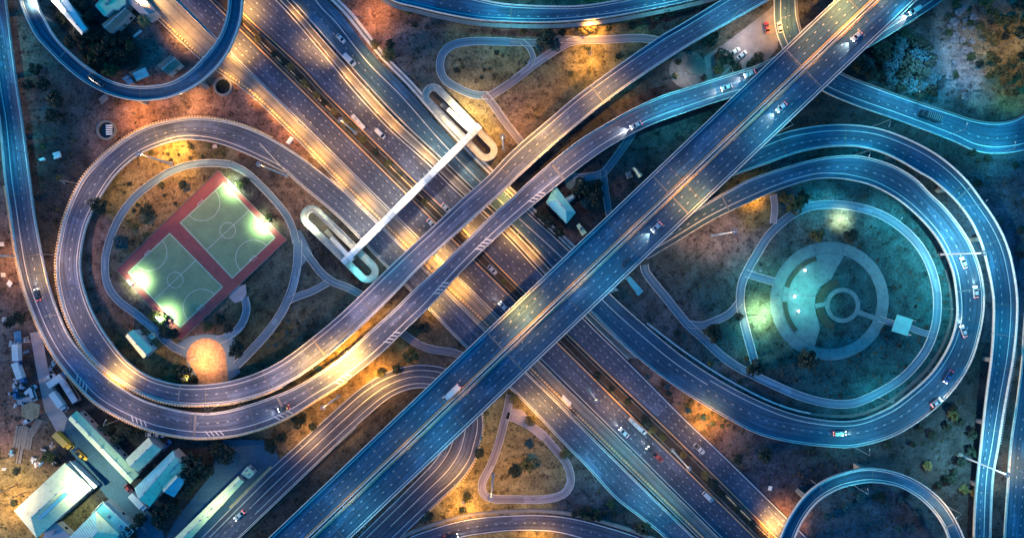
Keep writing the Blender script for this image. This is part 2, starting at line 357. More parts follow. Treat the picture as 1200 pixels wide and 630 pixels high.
UT = road('u_turn_road', [(170, 695), (235, 630), (310, 555), (345, 523), (400, 473), (425, 452), (450, 437), (478, 428), (500, 427), (522, 431), (545, 446), (560, 466), (566, 488), (566, 504), (562, 521), (556, 540), (540, 563), (513, 588), (467, 632), (400, 695)],
          [(212, 695), (280, 630), (390, 525), (425, 493), (455, 468), (475, 458), (494, 455), (508, 458), (519, 466), (524, 480), (525, 497), (523, 512), (515, 530), (501, 548), (418, 630), (352, 695)], .2, 'asph', label='three lane u turn road looping under the wide diagonal viaduct', step=4)
UT.line(.3, 'l', .22); UT.line(2.3, 'l', .24); UT.line(.5, 'f', .24, rng=(.2, .88)); UT.line(.78, 'f', .24, rng=(.2, .95)); UT.line(.45, 'r', .24); UT.dashes(.5, rng=(0, .2)); UT.dashes(.76, rng=(0, .2)); UT.dashes(.5, rng=(.88, 1))
UT.beads('l', .9, .9, rng=(.17, .26), m='bead_yellow'); UT.beads('l', .9, .9, rng=(.57, .8), m='bead_yellow'); UT.wall('r', .5, .3, -.3, name='kerb_wall', m='kerb', rng=(.05, .4))
BR = road('road', [(408, 695), (471, 634), (508, 618), (550, 607), (600, 602.5), (642, 602.5), (675, 607), (717, 618), (753, 630), (800, 652), (860, 690)],
          [(440, 720), (500, 645), (540, 630), (570, 625), (600, 622), (642, 622.5), (663, 626), (690, 634), (740, 655), (800, 690), (840, 715)], .24, 'asph', label='curved two lane road along the bottom edge lit by warm lamps')
BR.line(.5, 'l'); BR.line(.4, 'r', m='paint'); BR.dashes(.52); BR.wall('l', .25, 1.6, -2.0, name='pavement_edge', m='conc')
BR2 = road('road', [(520, 650), (570, 634), (600, 630), (642, 631), (680, 642), (760, 690)], [(520, 690), (570, 660), (600, 656), (642, 658), (680, 668), (750, 715)], .22, 'asph', label='second carriageway of the curved road cut by the bottom edge')
BR2.line(.4, 'l')
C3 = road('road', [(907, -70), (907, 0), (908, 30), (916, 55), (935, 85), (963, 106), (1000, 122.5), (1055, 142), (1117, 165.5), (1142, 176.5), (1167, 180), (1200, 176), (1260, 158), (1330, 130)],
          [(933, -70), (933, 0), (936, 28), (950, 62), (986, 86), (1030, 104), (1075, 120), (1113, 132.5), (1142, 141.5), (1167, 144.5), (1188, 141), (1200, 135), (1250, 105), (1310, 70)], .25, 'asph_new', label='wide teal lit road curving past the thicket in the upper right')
C3.line(2.6, 'l', .3); C3.line(.5, 'r', .3); C3.dashes(.5); C3.wall('l', .25, .4, -.1, name='kerb', m='kerb'); C3.wall('r', .5, .4, -.4, name='kerb_wall', m='conc')
R3 = road('road', [(1250, 180), (1222, 260), (1206, 330), (1200, 385), (1198, 420), (1193, 462), (1184, 525), (1180, 583), (1177, 630), (1174, 720)],
          [(1300, 195), (1262, 270), (1240, 335), (1232, 385), (1228, 420), (1222, 462), (1212, 525), (1207, 583), (1204, 630), (1200, 720)], .2, 'asph_new', label='road along the right edge of the picture')
R3.line(.5, 'l'); R3.dashes(.36); R3.dashes(.68); R3.line(.5, 'r'); R3.wall('l', .4, .3, -.3, name='kerb_wall', m='kerb')
# ------------------------------------------------------------------ viaducts
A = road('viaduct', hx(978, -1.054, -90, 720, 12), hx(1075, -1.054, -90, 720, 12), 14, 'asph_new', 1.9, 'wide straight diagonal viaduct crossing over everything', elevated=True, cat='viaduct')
A.wall('l', .95, .36); A.wall('r', .95, .36); A.line(1.1, 'l'); A.line(1.1, 'r')
for o in (.462, .512):
    rings = []
    for i in range(A.n):
        u = (A.r[i]-A.l[i]).normalized(); e = A.at(i, o)
        rings.append([e+Vector((0, 0, .0)), e+u*.5+Vector((0, 0, 0)), e+u*.36+Vector((0, 0, .9)), e+u*.14+Vector((0, 0, .9))])
    mb = MB(); mb.loft(rings); mb.build('median_barrier', M['parapet'], A.o)
    A.line(o-.022 if o < .49 else o+.04, 'f', .3, m='yellow_line')
for f in (.18, .32, .665, .81): A.dashes(f, .95, 3.1, .3)
A.line(.495, 'f', .9, .012, 'median_strip', 'dark_conc'); A.joint((.393, .62, .21), .5)
B1 = road('viaduct', [(905, -35, 7), (845, 0, 7), (800, 27.5, 7), (771, 44.5, 7), (685, 105, 7), (641.7, 141, 7), (600, 177, 7), (570, 210 - 2, 7), (543, 231.7, 7), (515, 258, 7), (483, 287.5, 7), (455, 314, 7), (400, 366.7, 7), (365, 396, 7), (333, 420, 6.8), (306.7, 434, 6.6), (281.7, 443, 6.4), (255, 448.5, 6.2), (225, 450.5, 6), (200, 448, 5.7), (173, 439, 5.3), (148, 421, 4.9), (126.7, 395, 4.4), (110, 367, 3.9), (99, 337, 3.4), (95, 313, 3), (96.7, 290, 2.6), (103, 263, 2.2), (116, 236, 1.8), (131.7, 211, 1.4), (146, 195.5, 1.1), (167, 180, .8), (200, 167.2, .5), (221.7, 164, .4), (250, 167, .3), (278, 176, .25), (306.7, 189, .22), (333, 202, .22)],
          [(965, -35), (903, 0), (850, 30), (800, 58.5), (730, 105), (666.7, 155), (606, 209), (594, 221), (545, 265), (491.7, 314), (471.7, 335), (437, 370), (400, 403.5), (381.7, 419), (346.7, 444), (313, 460), (275, 471), (245, 474), (216.7, 474), (193, 470.5), (172, 463.5), (150, 452.5), (126.7, 437), (107, 419), (93, 400), (78, 370), (70, 340), (67, 313), (70, 285), (76.7, 256), (86.5, 231), (97.5, 210), (114, 190.5), (133, 173.3), (156.7, 156.7), (180, 146.5), (205, 140.5), (230, 138), (261.7, 141), (291.7, 149.5), (316.7, 161), (345, 178), (366, 193)], 7, 'asph_loop', 1.3, 'upper of the two curved viaducts, bending round the sports courts as a loop ramp', elevated=True, cat='viaduct')
B1.wall('l', .95, .36); B1.wall('r', .95, .36); B1.line(1.7, 'l'); B1.line(.75, 'r'); B1.dashes(.5, 1.0, 2.8); B1.joint((.185, .48, .6), .5)
B1.beads('r', 1.1, 1.0, rng=(.52, .97), m='bead_yellow', out=-.3)
B2 = road('viaduct', [(1085, -62, 6.5), (1030, -20, 6.5), (985, 15, 6.5), (935, 50, 6.5), (893, 74, 6.5), (850, 88.5, 6.5), (800, 104.5, 6.8), (776.7, 111.7, 7), (743, 126.5, 7), (706.7, 146.7, 7), (673, 168, 7), (622.5, 210, 7), (600, 231, 7), (574, 254, 7), (513, 314.5, 7), (483, 341, 7), (460, 364, 7), (430, 391, 7), (400, 418, 6.8), (366.7, 441, 6.6), (341.7, 455, 6.4), (316.7, 465, 6.2), (286.7, 475, 6), (258, 481.7, 5.8), (233, 483, 5.6), (200, 477.5, 5.4), (166.7, 466.7, 5.2), (143, 453, 5), (123, 438, 4.8), (103, 419, 4.6), (83, 395, 4.4), (70, 368, 4.2), (60, 340, 4), (53.5, 315, 3.8), (45, 273, 3.6), (40, 243, 3.5), (36, 210, 3.4), (27.5, 145, 3.3), (21.5, 105, 3.3), (15, 55, 3.3), (8, 0, 3.3), (-3, -80, 3.3)],
          [(1175, -62), (1108, -2), (1062, 29), (1017, 56.5), (970, 80), (930, 95), (851.7, 116.5), (800, 133.5), (766.7, 145.5), (741.7, 157), (706.7, 177), (662.5, 210), (600, 262), (545, 314), (503, 360), (480, 382), (440, 420), (400, 450.5), (370, 469), (343, 486), (313, 499.5), (280, 509), (250, 512.5), (225, 512.5), (200, 509), (175, 503), (143, 489.5), (113, 471.7), (90, 449), (66.7, 420), (50, 391), (38, 363), (28.5, 337), (22.5, 313), (16.7, 278), (11.7, 243), (6.7, 210), (.5, 145), (-6, 105), (-13, 55), (-21, 0), (-33, -80)], 7, 'asph_loop', 1.3, 'outer curved viaduct sweeping from the centre to the left edge', elevated=True, cat='viaduct')
B2.wall('l', .95, .36); B2.wall('r', .95, .36); B2.line(.8, 'l'); B2.line(2.3, 'r'); B2.dashes(.43, 1.0, 2.9); B2.joint((.31, .55, .61), .9)
B2.beads('r', 1.05, .85, rng=(.505, .83), m='bead_yellow', out=-.25)
for k in (186, 213, 236, 262, 286, 312, 338, 366, 391): B2.hatch('r', k, 4)
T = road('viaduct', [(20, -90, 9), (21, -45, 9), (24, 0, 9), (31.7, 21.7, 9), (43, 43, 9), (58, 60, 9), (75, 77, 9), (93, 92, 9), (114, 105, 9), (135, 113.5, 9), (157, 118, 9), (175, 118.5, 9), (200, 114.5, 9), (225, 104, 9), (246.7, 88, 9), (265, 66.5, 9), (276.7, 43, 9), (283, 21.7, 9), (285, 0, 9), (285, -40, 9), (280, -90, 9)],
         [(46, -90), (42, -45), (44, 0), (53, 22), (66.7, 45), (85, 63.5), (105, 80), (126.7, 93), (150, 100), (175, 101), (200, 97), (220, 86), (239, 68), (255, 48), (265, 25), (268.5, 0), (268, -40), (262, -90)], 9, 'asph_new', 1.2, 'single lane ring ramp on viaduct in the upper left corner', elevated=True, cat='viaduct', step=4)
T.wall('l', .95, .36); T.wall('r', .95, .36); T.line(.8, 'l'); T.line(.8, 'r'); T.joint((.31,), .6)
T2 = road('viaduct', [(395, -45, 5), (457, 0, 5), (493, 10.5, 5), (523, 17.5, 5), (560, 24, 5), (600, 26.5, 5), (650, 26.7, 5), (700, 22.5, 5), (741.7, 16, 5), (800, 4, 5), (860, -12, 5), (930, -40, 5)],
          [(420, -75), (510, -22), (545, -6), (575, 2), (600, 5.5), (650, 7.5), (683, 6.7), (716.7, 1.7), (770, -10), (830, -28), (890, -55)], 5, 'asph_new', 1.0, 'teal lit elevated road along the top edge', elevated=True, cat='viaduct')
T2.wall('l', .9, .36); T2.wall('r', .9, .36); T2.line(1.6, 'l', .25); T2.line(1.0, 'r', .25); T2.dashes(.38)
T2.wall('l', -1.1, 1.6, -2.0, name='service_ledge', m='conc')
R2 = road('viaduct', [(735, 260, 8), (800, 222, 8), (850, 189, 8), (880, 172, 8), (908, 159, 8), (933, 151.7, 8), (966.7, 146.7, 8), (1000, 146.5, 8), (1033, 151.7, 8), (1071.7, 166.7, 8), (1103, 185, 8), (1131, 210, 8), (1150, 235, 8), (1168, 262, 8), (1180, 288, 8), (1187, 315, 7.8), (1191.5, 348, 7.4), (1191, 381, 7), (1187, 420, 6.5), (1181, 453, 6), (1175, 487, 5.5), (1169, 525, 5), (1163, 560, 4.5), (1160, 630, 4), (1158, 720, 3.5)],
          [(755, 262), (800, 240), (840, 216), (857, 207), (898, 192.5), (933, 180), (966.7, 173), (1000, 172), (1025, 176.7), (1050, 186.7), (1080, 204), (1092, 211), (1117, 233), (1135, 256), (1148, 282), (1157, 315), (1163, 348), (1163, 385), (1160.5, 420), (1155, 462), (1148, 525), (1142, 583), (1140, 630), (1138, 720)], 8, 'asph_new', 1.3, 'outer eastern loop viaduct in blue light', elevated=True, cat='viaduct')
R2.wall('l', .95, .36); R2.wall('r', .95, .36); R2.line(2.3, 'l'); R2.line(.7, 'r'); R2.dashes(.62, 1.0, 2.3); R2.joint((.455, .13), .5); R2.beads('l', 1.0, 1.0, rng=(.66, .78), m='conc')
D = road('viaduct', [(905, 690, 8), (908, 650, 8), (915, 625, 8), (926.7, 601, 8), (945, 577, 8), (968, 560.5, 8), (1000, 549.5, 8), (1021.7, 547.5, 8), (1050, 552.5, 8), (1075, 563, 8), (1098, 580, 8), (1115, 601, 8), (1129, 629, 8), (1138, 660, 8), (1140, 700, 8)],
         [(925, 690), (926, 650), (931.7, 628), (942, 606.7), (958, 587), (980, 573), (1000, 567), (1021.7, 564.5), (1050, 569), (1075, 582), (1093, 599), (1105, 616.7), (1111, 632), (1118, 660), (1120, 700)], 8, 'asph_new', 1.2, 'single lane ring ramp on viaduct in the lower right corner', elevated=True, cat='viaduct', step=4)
D.wall('l', .95, .36); D.wall('r', .95, .36); D.line(1.0, 'l'); D.line(1.0, 'r'); D.joint((.78,), .6)
for r_, k in ((A, 30), (B1, 24), (B2, 24), (T, 24), (T2, 26), (R2, 24), (D, 24)): r_.joints(k); r_.piers(k, 12, (.3, .7) if r_ is not A else (.2, .5, .8))
# ------------------------------------------------------------------ paths
def offset(cl, wd):
    cl = spline(cl, 4); L = []; Q = []
    for i, p in enumerate(cl):
        a = cl[max(i-1, 0)]; b = cl[min(i+1, len(cl)-1)]; dx, dy = b[0]-a[0], b[1]-a[1]; d = math.hypot(dx, dy) or 1
        nx, ny = -dy/d*wd/2, dx/d*wd/2
        L.append((p[0]-nx, p[1]-ny)); Q.append((p[0]+nx, p[1]+ny))
    return L, Q
PZ = [.05]
def path(cl, wd, label, m='path', kerbs='lr'):
    PZ[0] += .006; L, Q = offset(cl, wd)
    r = road('path', L, Q, PZ[0], m, label=label, cat='path', step=4)
    for sd in kerbs: r.wall(sd, .14, .22, 0, name='kerb', m='kerb')
    return r
path([(600, 49.5), (558, 48.5), (533, 52), (520, 61.5), (515.5, 76.5), (521, 93), (540, 105), (556, 111), (572, 112)], 9.5, 'path bending round the small round lawn near the top')
path([(572, 114), (600, 96), (626.7, 75), (655, 56.5), (672, 48.5), (706.7, 46.7), (752, 45), (775, 49), (790, 58)], 9.5, 'pinkish path along the top of the large ochre lawn', 'path_warm')
path([(598, 49.7), (630, 50), (655, 46.5), (680, 47)], 8.5, 'short straight path joining the two curved paths near the yellow lit tree', 'path_warm')
path([(612, 49), (620, 56), (625, 68), (620, 76)], 6.5, 'short curved path closing the right end of the round lawn', 'path_warm')
path([(567, 110), (578, 123), (592, 143), (612, 168)], 9, 'path running from the junction down to the curved viaduct', 'path_warm')
path([(270, 192.5), (248, 191), (221.7, 193.5), (200, 201), (180, 213), (158, 231), (141.7, 252), (130, 277), (123.5, 303), (124, 325), (129, 340), (141, 354), (160, 368), (180, 385), (200, 404), (215, 412)], 9, 'curved path round the left side of the sports courts')
path([(270, 192.5), (287, 201), (300, 212), (323, 236), (336.7, 254), (343, 268), (347, 285)], 8.5, 'curved path along the right side of the sports courts')
path([(349, 280), (349, 300), (346.7, 320), (341, 342), (330, 366), (313, 390), (293, 412), (277, 428)], 10, 'blue path running down from the small square to the playground')
path([(356, 292), (366, 306), (377, 320), (390, 330), (406, 336), (425, 346)], 9, 'blue path leaving the small square towards the curved viaduct')
path([(338, 352), (352, 346), (366, 341), (384, 331)], 8.5, 'short blue link path below the dark grass triangle')
path([(286.7, 348), (289, 362), (283, 380), (272, 391), (255, 399)], 9, 'short curved path from the pink half circle to the playground')
path([(755, 310), (757, 319), (780, 348), (800, 373), (808, 382), (825, 397), (845, 416), (865, 430), (885, 440), (908, 451), (941.7, 465), (975, 472.5), (1000, 472), (1025, 462.5), (1058, 442), (1080, 418), (1091, 398), (1097.5, 373), (1098, 343), (1090, 311), (1075, 285), (1054, 265), (1029, 250), (1000, 242), (967, 239.5), (940, 245), (917, 260), (900, 277), (886.7, 298), (877, 315), (869.5, 331.7), (867.5, 355), (872, 378), (880, 408), (886, 430)], 10, 'long path circling the round park inside the eastern loop')
path([(867, 353), (856, 366), (842, 374), (822, 381), (806, 379)], 9, 'short park path joining the circle from the left')
path([(906, 228), (908, 243), (906, 262)], 8, 'pink spur path under the eastern loop ramp', 'pink')
path([(874, 320), (890, 325), (908, 330)], 9, 'short path from the park circle to the round square')
path([(1030, 373), (1045, 378), (1062, 382), (1080, 389), (1094, 392)], 7, 'straight path past the flat roofed pavilion')
path([(598, 462), (595, 478), (591, 494), (584, 520), (575, 545), (565.5, 564), (566, 577), (576, 583.5), (600, 584.5), (641.7, 584), (662, 577), (669, 562), (664, 543), (650, 525), (636, 509), (620, 498), (604, 490), (594, 486)], 9.5, 'loop path round the triangular lawn below the viaduct', 'path_warm')
path([(465, 385), (478, 395), (494, 405), (510, 409.5), (530, 412.5), (545, 418)], 9, 'pinkish path crossing the ochre verge beside the viaduct', 'path_warm')
path([(742, 155), (730, 173), (716, 192), (706, 203), (690, 207), (672, 208)], 9, 'dark blue path curving under the viaduct towards the house')
path([(707, 200), (709, 220), (712, 240), (715, 256)], 8, 'narrow path between the dark trees and the wide viaduct')
def slab(name, pts, z, m, label, cat, h=.12, kind='structure', poly=True):
    mb = MB(); q = [P(x, y, z) for x, y in pts]; mb.prism([(p.x, p.y) for p in q], z-h, z)
    o = mb.build(name, M[m]); tag(o, label, cat, kind=kind)
    if poly: GROUND_POLY.append(pts); ALL_POLY.append(pts)
    return o
slab('paved_square', [(341, 268), (352, 270), (358, 280), (366, 296), (352, 314), (343, 314), (344, 285)], .16, 'path', 'small blue paved square between court and stair ramp', 'square')
slab('playground_paving', [(206, 404), (222, 394), (240, 391), (262, 393), (275, 398), (275, 425), (282, 436), (268, 446), (225, 446), (218, 420), (206, 412)], .15, 'path', 'grey paving around the orange sand playground', 'paving')
slab('half_circle_paving', [(268, 348), (276, 336), (288, 333), (289, 345), (284, 352), (275, 355)], .17, 'pink', 'pink half circle of paving at the court corner', 'paving')
slab('sand_playground', [(218+23.5*(1-math.cos(t)), 420-24*math.sin(t)) for t in [math.pi*i/14 for i in range(15)]]+[(268, 448), (250, 452), (232, 451), (231, 440)], .19, 'sand', 'rounded sand playground glowing orange', 'playground')
slab('paved_yard', [(826, 66), (855, 47), (903, 10), (912, 0), (912, 56), (898, 72), (880, 82), (850, 91), (822, 98)], .13, 'yard', 'pale paved yard with parked cars beside the curved viaduct', 'yard')
slab('round_garden', [(806+22*math.cos(i*.3142), 82+22*math.sin(i*.3142)) for i in range(20)], .15, 'pad', 'round gravel garden with a dark tank at the yard end', 'garden')
slab('paved_yard', [(250, 630), (330, 545), (318, 515), (262, 515), (252, 540), (240, 565), (205, 610), (190, 640), (190, 660), (230, 660)], .1, 'asph_new', 'blue grey yard between the trees and the long shed', 'yard')
slab('access_road', [(80, 486), (92, 494), (155, 572), (190, 620), (196, 640), (170, 640), (140, 600), (95, 545), (72, 515)], .12, 'asph_new', 'blue access road between the warehouses', 'road')
slab('dirt_track', [(35, 390), (48, 388), (56, 430), (66, 470), (86, 500), (70, 512), (52, 480), (42, 430)], .06, 'pink', 'pale dirt track leading down through the scrapyard', 'track')
slab('pavement', [(600, 478), (612, 480), (628, 497), (640, 512), (634, 516), (616, 500), (600, 492)], .17, 'pink', 'pink pavement beside the frontage ramp', 'pavement')
slab('paved_square', [(660, 208), (672, 202), (692, 206), (684, 216), (676, 226), (664, 220)], .15, 'plaza', 'cyan paved square between house and curved viaduct', 'square')
slab('paved_square', [(920, 229), (932, 227), (955, 236), (944, 250), (930, 250), (922, 240)], .03, 'path', 'dark blue paved corner where the park circle meets the loop ramp', 'square')
# medians and service strips along the highway
def strip(name, L, Q, z, m, label, walls=None, cat='median'):
    r = road(name, L, Q, z, m, label=label, cat=cat, step=12)
    return r
S1 = strip('service_strip', [(120, -45), (163, 2), (200, 38), (236, 71), (290, 109), (340, 156), (388, 205), (440, 257), (520, 337), (567, 382), (625, 440), (700, 514), (800, 612), (860, 670)],
           [(158, -45), (204, 0), (276, 71), (315, 109), (362, 156), (412, 205), (464, 257), (546, 337), (590, 382), (648, 440), (724, 514), (823, 612), (882, 670)], .1, 'conc', 'pale concrete service strip between the frontage ramp and the highway')
for f in (.08, .42, .8): S1.line(f, 'f', .45, .02, 'drain_edge', 'dark_conc')
S1.wall('r', .8, .35, -.4, m='conc_w'); S1.wall('l', .6, .3, 0, m='parapet'); S1.beads('l', .8, 1.3, out=1.4, m='bead_yellow')
M1 = strip('planted_median', [(251+1.014*y, y) for y in range(-60, 700, 40)], [(160+36, -60), (225, -40), (266, 0), (284, 19), (352, 83), (372, 105), (397, 130), (478, 210), (520, 250), (582, 315), (689, 420), (797, 523), (905, 630), (990, 715)], .1, 'soil', 'sunken earth median with shrubs between the highway carriageways')
M1.wall('l', .7, .3, .0, m='conc'); M1.wall('r', .7, .3, .0, m='conc'); M1.beads('l', .5, 1.0, rng=(.1, .26), out=1.2); M1.beads('r', .9, 1.0, rng=(.34, .45), out=1.2); M1.beads('r', .9, 1.0, rng=(.86, 1), out=1.0)
S2 = strip('concrete_median', [(238, -80), (327, 0), (395, 78), (417, 105), (459, 150), (507, 193), (532, 218), (592, 272), (635, 318), (692, 378), (735, 420)],
           [(256, -80), (337, 0), (397, 67), (429, 103), (467, 143), (514, 187), (557, 228), (602, 270), (640, 310), (692, 367), (747, 419)], .12, 'conc', 'pale concrete median between the northern carriageway and the service road')
S2.wall('l', .9, .35, .1, m='conc_w'); S2.wall('r', .9, .35, .1, m='conc_w'); S2.line(.62, 'f', .8, .02, 'drain_edge', 'dark_conc')
S3 = strip('pavement', [(318, -90), (387, 0), (401, 14), (442, 64), (480, 103), (522, 151), (569, 200), (620, 248), (667, 291), (717, 343)], [(326, -96), (397, 0), (411, 12), (450, 62), (487, 100), (529, 148), (576, 197), (627, 245), (674, 288), (724, 340)], .2, 'conc_w', 'narrow pale pavement edging the service road', cat='pavement')
S3.line(.5, 'f', .7, .02, 'drain_edge', 'dark_conc')
S4 = strip('drain_channel', [(1143, 560), (1150, 525), (1158, 470), (1164, 420), (1166, 385)], [(1146, 560), (1154, 525), (1162, 470), (1167, 420), (1169, 385)], .05, 'dark_conc', 'dark drain below the outer eastern loop', cat='drain')
S5 = strip('drain_channel', [(757, 380), (803, 414.5), (855, 447.5), (907, 473.5), (950, 486), (1000, 488.5), (1036, 476), (1063, 457), (1087, 435), (1102, 413), (1112, 391), (1117, 367), (1115, 337), (1110, 315)], [(759, 377.5), (804.5, 412), (856, 445), (908, 471), (950.5, 483), (1000, 485), (1034, 473), (1060, 454.5), (1084, 432.5), (1099, 411), (1109, 389.5), (1114, 366.5), (1112, 337), (1107, 316)], .06, 'dark_conc', 'dark drain along the inner edge of the eastern loop', cat='drain')
S5.wall('r', .35, .8, 0, name='kerb_wall', m='conc_w', rng=(0, .45))
S6 = strip('verge', [(281, 632), (391, 527), (426, 496), (456, 471), (476, 461), (498, 457), (470, 487), (400, 553), (318, 630)], [(283, 634), (393, 529), (428, 498), (458, 473), (478, 463), (500, 459), (480, 482), (410, 553), (320, 632)], .03, 'soil', 'dark earth verge along the wide viaduct', cat='verge')
# ------------------------------------------------------------------ ground: one sheet to the horizon, soil and grass kinds by place
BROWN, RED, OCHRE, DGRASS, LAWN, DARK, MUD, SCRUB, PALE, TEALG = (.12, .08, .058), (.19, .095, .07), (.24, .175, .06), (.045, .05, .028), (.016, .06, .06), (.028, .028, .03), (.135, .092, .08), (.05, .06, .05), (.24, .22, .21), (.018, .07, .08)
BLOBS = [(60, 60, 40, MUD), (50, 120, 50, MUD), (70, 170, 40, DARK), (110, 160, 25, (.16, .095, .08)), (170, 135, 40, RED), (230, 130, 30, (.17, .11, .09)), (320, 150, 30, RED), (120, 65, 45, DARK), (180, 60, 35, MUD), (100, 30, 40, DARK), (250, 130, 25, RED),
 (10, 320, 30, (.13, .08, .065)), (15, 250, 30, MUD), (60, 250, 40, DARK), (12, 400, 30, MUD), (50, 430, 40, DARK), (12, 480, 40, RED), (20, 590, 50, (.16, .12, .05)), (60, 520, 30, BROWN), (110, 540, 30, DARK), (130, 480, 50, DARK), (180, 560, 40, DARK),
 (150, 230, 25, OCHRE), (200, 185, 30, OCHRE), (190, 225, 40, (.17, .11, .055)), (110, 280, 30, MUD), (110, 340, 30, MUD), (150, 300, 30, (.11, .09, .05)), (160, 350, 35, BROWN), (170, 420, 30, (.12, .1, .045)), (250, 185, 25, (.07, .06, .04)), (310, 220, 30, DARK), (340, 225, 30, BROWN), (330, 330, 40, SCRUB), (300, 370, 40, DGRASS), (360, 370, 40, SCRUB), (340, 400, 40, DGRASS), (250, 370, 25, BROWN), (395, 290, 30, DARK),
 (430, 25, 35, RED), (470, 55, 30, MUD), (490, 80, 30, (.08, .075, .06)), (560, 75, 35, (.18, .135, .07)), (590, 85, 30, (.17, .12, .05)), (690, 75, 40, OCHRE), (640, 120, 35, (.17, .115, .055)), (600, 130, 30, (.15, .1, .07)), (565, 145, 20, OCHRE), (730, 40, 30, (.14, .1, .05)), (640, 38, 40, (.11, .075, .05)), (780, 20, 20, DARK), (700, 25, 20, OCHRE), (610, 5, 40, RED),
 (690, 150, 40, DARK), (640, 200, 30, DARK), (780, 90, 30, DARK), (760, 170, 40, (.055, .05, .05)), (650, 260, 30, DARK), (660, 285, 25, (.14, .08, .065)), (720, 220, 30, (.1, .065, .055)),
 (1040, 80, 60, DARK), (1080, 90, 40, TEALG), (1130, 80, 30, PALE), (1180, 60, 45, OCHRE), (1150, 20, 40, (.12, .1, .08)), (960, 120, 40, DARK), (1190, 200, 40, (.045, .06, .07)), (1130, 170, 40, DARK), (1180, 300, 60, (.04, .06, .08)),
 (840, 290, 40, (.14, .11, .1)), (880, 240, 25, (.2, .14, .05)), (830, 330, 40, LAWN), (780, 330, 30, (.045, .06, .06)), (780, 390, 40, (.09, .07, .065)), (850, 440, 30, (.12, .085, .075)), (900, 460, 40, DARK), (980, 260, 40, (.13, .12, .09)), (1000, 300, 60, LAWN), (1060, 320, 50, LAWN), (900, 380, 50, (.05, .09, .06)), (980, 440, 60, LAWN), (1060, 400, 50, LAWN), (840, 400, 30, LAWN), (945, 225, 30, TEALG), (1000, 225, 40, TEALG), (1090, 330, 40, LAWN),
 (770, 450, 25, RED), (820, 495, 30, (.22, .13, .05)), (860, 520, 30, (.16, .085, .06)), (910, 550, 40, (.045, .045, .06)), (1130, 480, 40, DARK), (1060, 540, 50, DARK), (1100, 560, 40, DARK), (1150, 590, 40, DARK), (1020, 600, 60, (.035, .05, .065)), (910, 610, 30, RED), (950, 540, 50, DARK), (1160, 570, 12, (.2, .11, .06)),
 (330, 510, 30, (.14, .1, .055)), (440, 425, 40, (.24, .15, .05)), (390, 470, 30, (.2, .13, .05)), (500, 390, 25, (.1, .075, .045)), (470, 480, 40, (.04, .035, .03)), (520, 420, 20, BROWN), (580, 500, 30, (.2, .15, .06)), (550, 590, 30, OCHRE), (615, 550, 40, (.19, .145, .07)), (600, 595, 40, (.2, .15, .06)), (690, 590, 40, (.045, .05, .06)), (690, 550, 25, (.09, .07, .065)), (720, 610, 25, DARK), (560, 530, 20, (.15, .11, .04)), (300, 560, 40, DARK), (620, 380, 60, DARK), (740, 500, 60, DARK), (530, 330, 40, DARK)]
def vnoise(x, y, s):
    def h(i, j):
        n = (i*374761393+j*668265263+s*982451653) & 0xffffffff; n = ((n ^ (n >> 13))*1274126177) & 0xffffffff; return (n & 0xffff)/65535
    i, j = math.floor(x), math.floor(y); fx, fy = x-i, y-j; fx = fx*fx*(3-2*fx); fy = fy*fy*(3-2*fy)
    a = h(i, j)*(1-fx)+h(i+1, j)*fx; b = h(i, j+1)*(1-fx)+h(i+1, j+1)*fx
    return a*(1-fy)+b*fy
def fbm(x, y, s, o=3): return sum(vnoise(x*2**k, y*2**k, s+k)/2**k for k in range(o))/sum(1/2**k for k in range(o))
cell = {}
for b in BLOBS:
    for i in range(int((b[0]-150)//50), int((b[0]+150)//50)+1):
        for j in range(int((b[1]-150)//50), int((b[1]+150)//50)+1): cell.setdefault((i, j), []).append(b)
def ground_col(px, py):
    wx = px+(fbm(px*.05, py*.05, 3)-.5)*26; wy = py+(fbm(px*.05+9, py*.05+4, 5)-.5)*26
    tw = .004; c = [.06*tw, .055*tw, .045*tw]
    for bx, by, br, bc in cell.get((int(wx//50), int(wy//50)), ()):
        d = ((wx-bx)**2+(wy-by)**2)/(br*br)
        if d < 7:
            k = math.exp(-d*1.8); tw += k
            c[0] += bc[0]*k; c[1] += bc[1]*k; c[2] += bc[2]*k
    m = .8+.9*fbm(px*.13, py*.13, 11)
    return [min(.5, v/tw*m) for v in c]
def axis(h, st):
    a = [i*st for i in range(int(-h/st), int(h/st)+1)]; e = a[-1]; g = st
    while e < 6000: g *= 1.6; e += g; a.append(e); a.insert(0, -e)
    return a
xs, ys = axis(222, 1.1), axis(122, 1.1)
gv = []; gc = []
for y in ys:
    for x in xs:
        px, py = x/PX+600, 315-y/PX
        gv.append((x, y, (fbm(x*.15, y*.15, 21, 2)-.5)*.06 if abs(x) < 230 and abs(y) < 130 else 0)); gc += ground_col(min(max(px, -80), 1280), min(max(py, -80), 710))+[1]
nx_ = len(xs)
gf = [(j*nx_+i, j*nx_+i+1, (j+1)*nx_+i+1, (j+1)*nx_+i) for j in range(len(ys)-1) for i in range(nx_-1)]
gm = bpy.data.meshes.new('ground'); gm.from_pydata(gv, [], gf); at = gm.color_attributes.new('soil', 'FLOAT_COLOR', 'POINT'); at.data.foreach_set('color', gc)
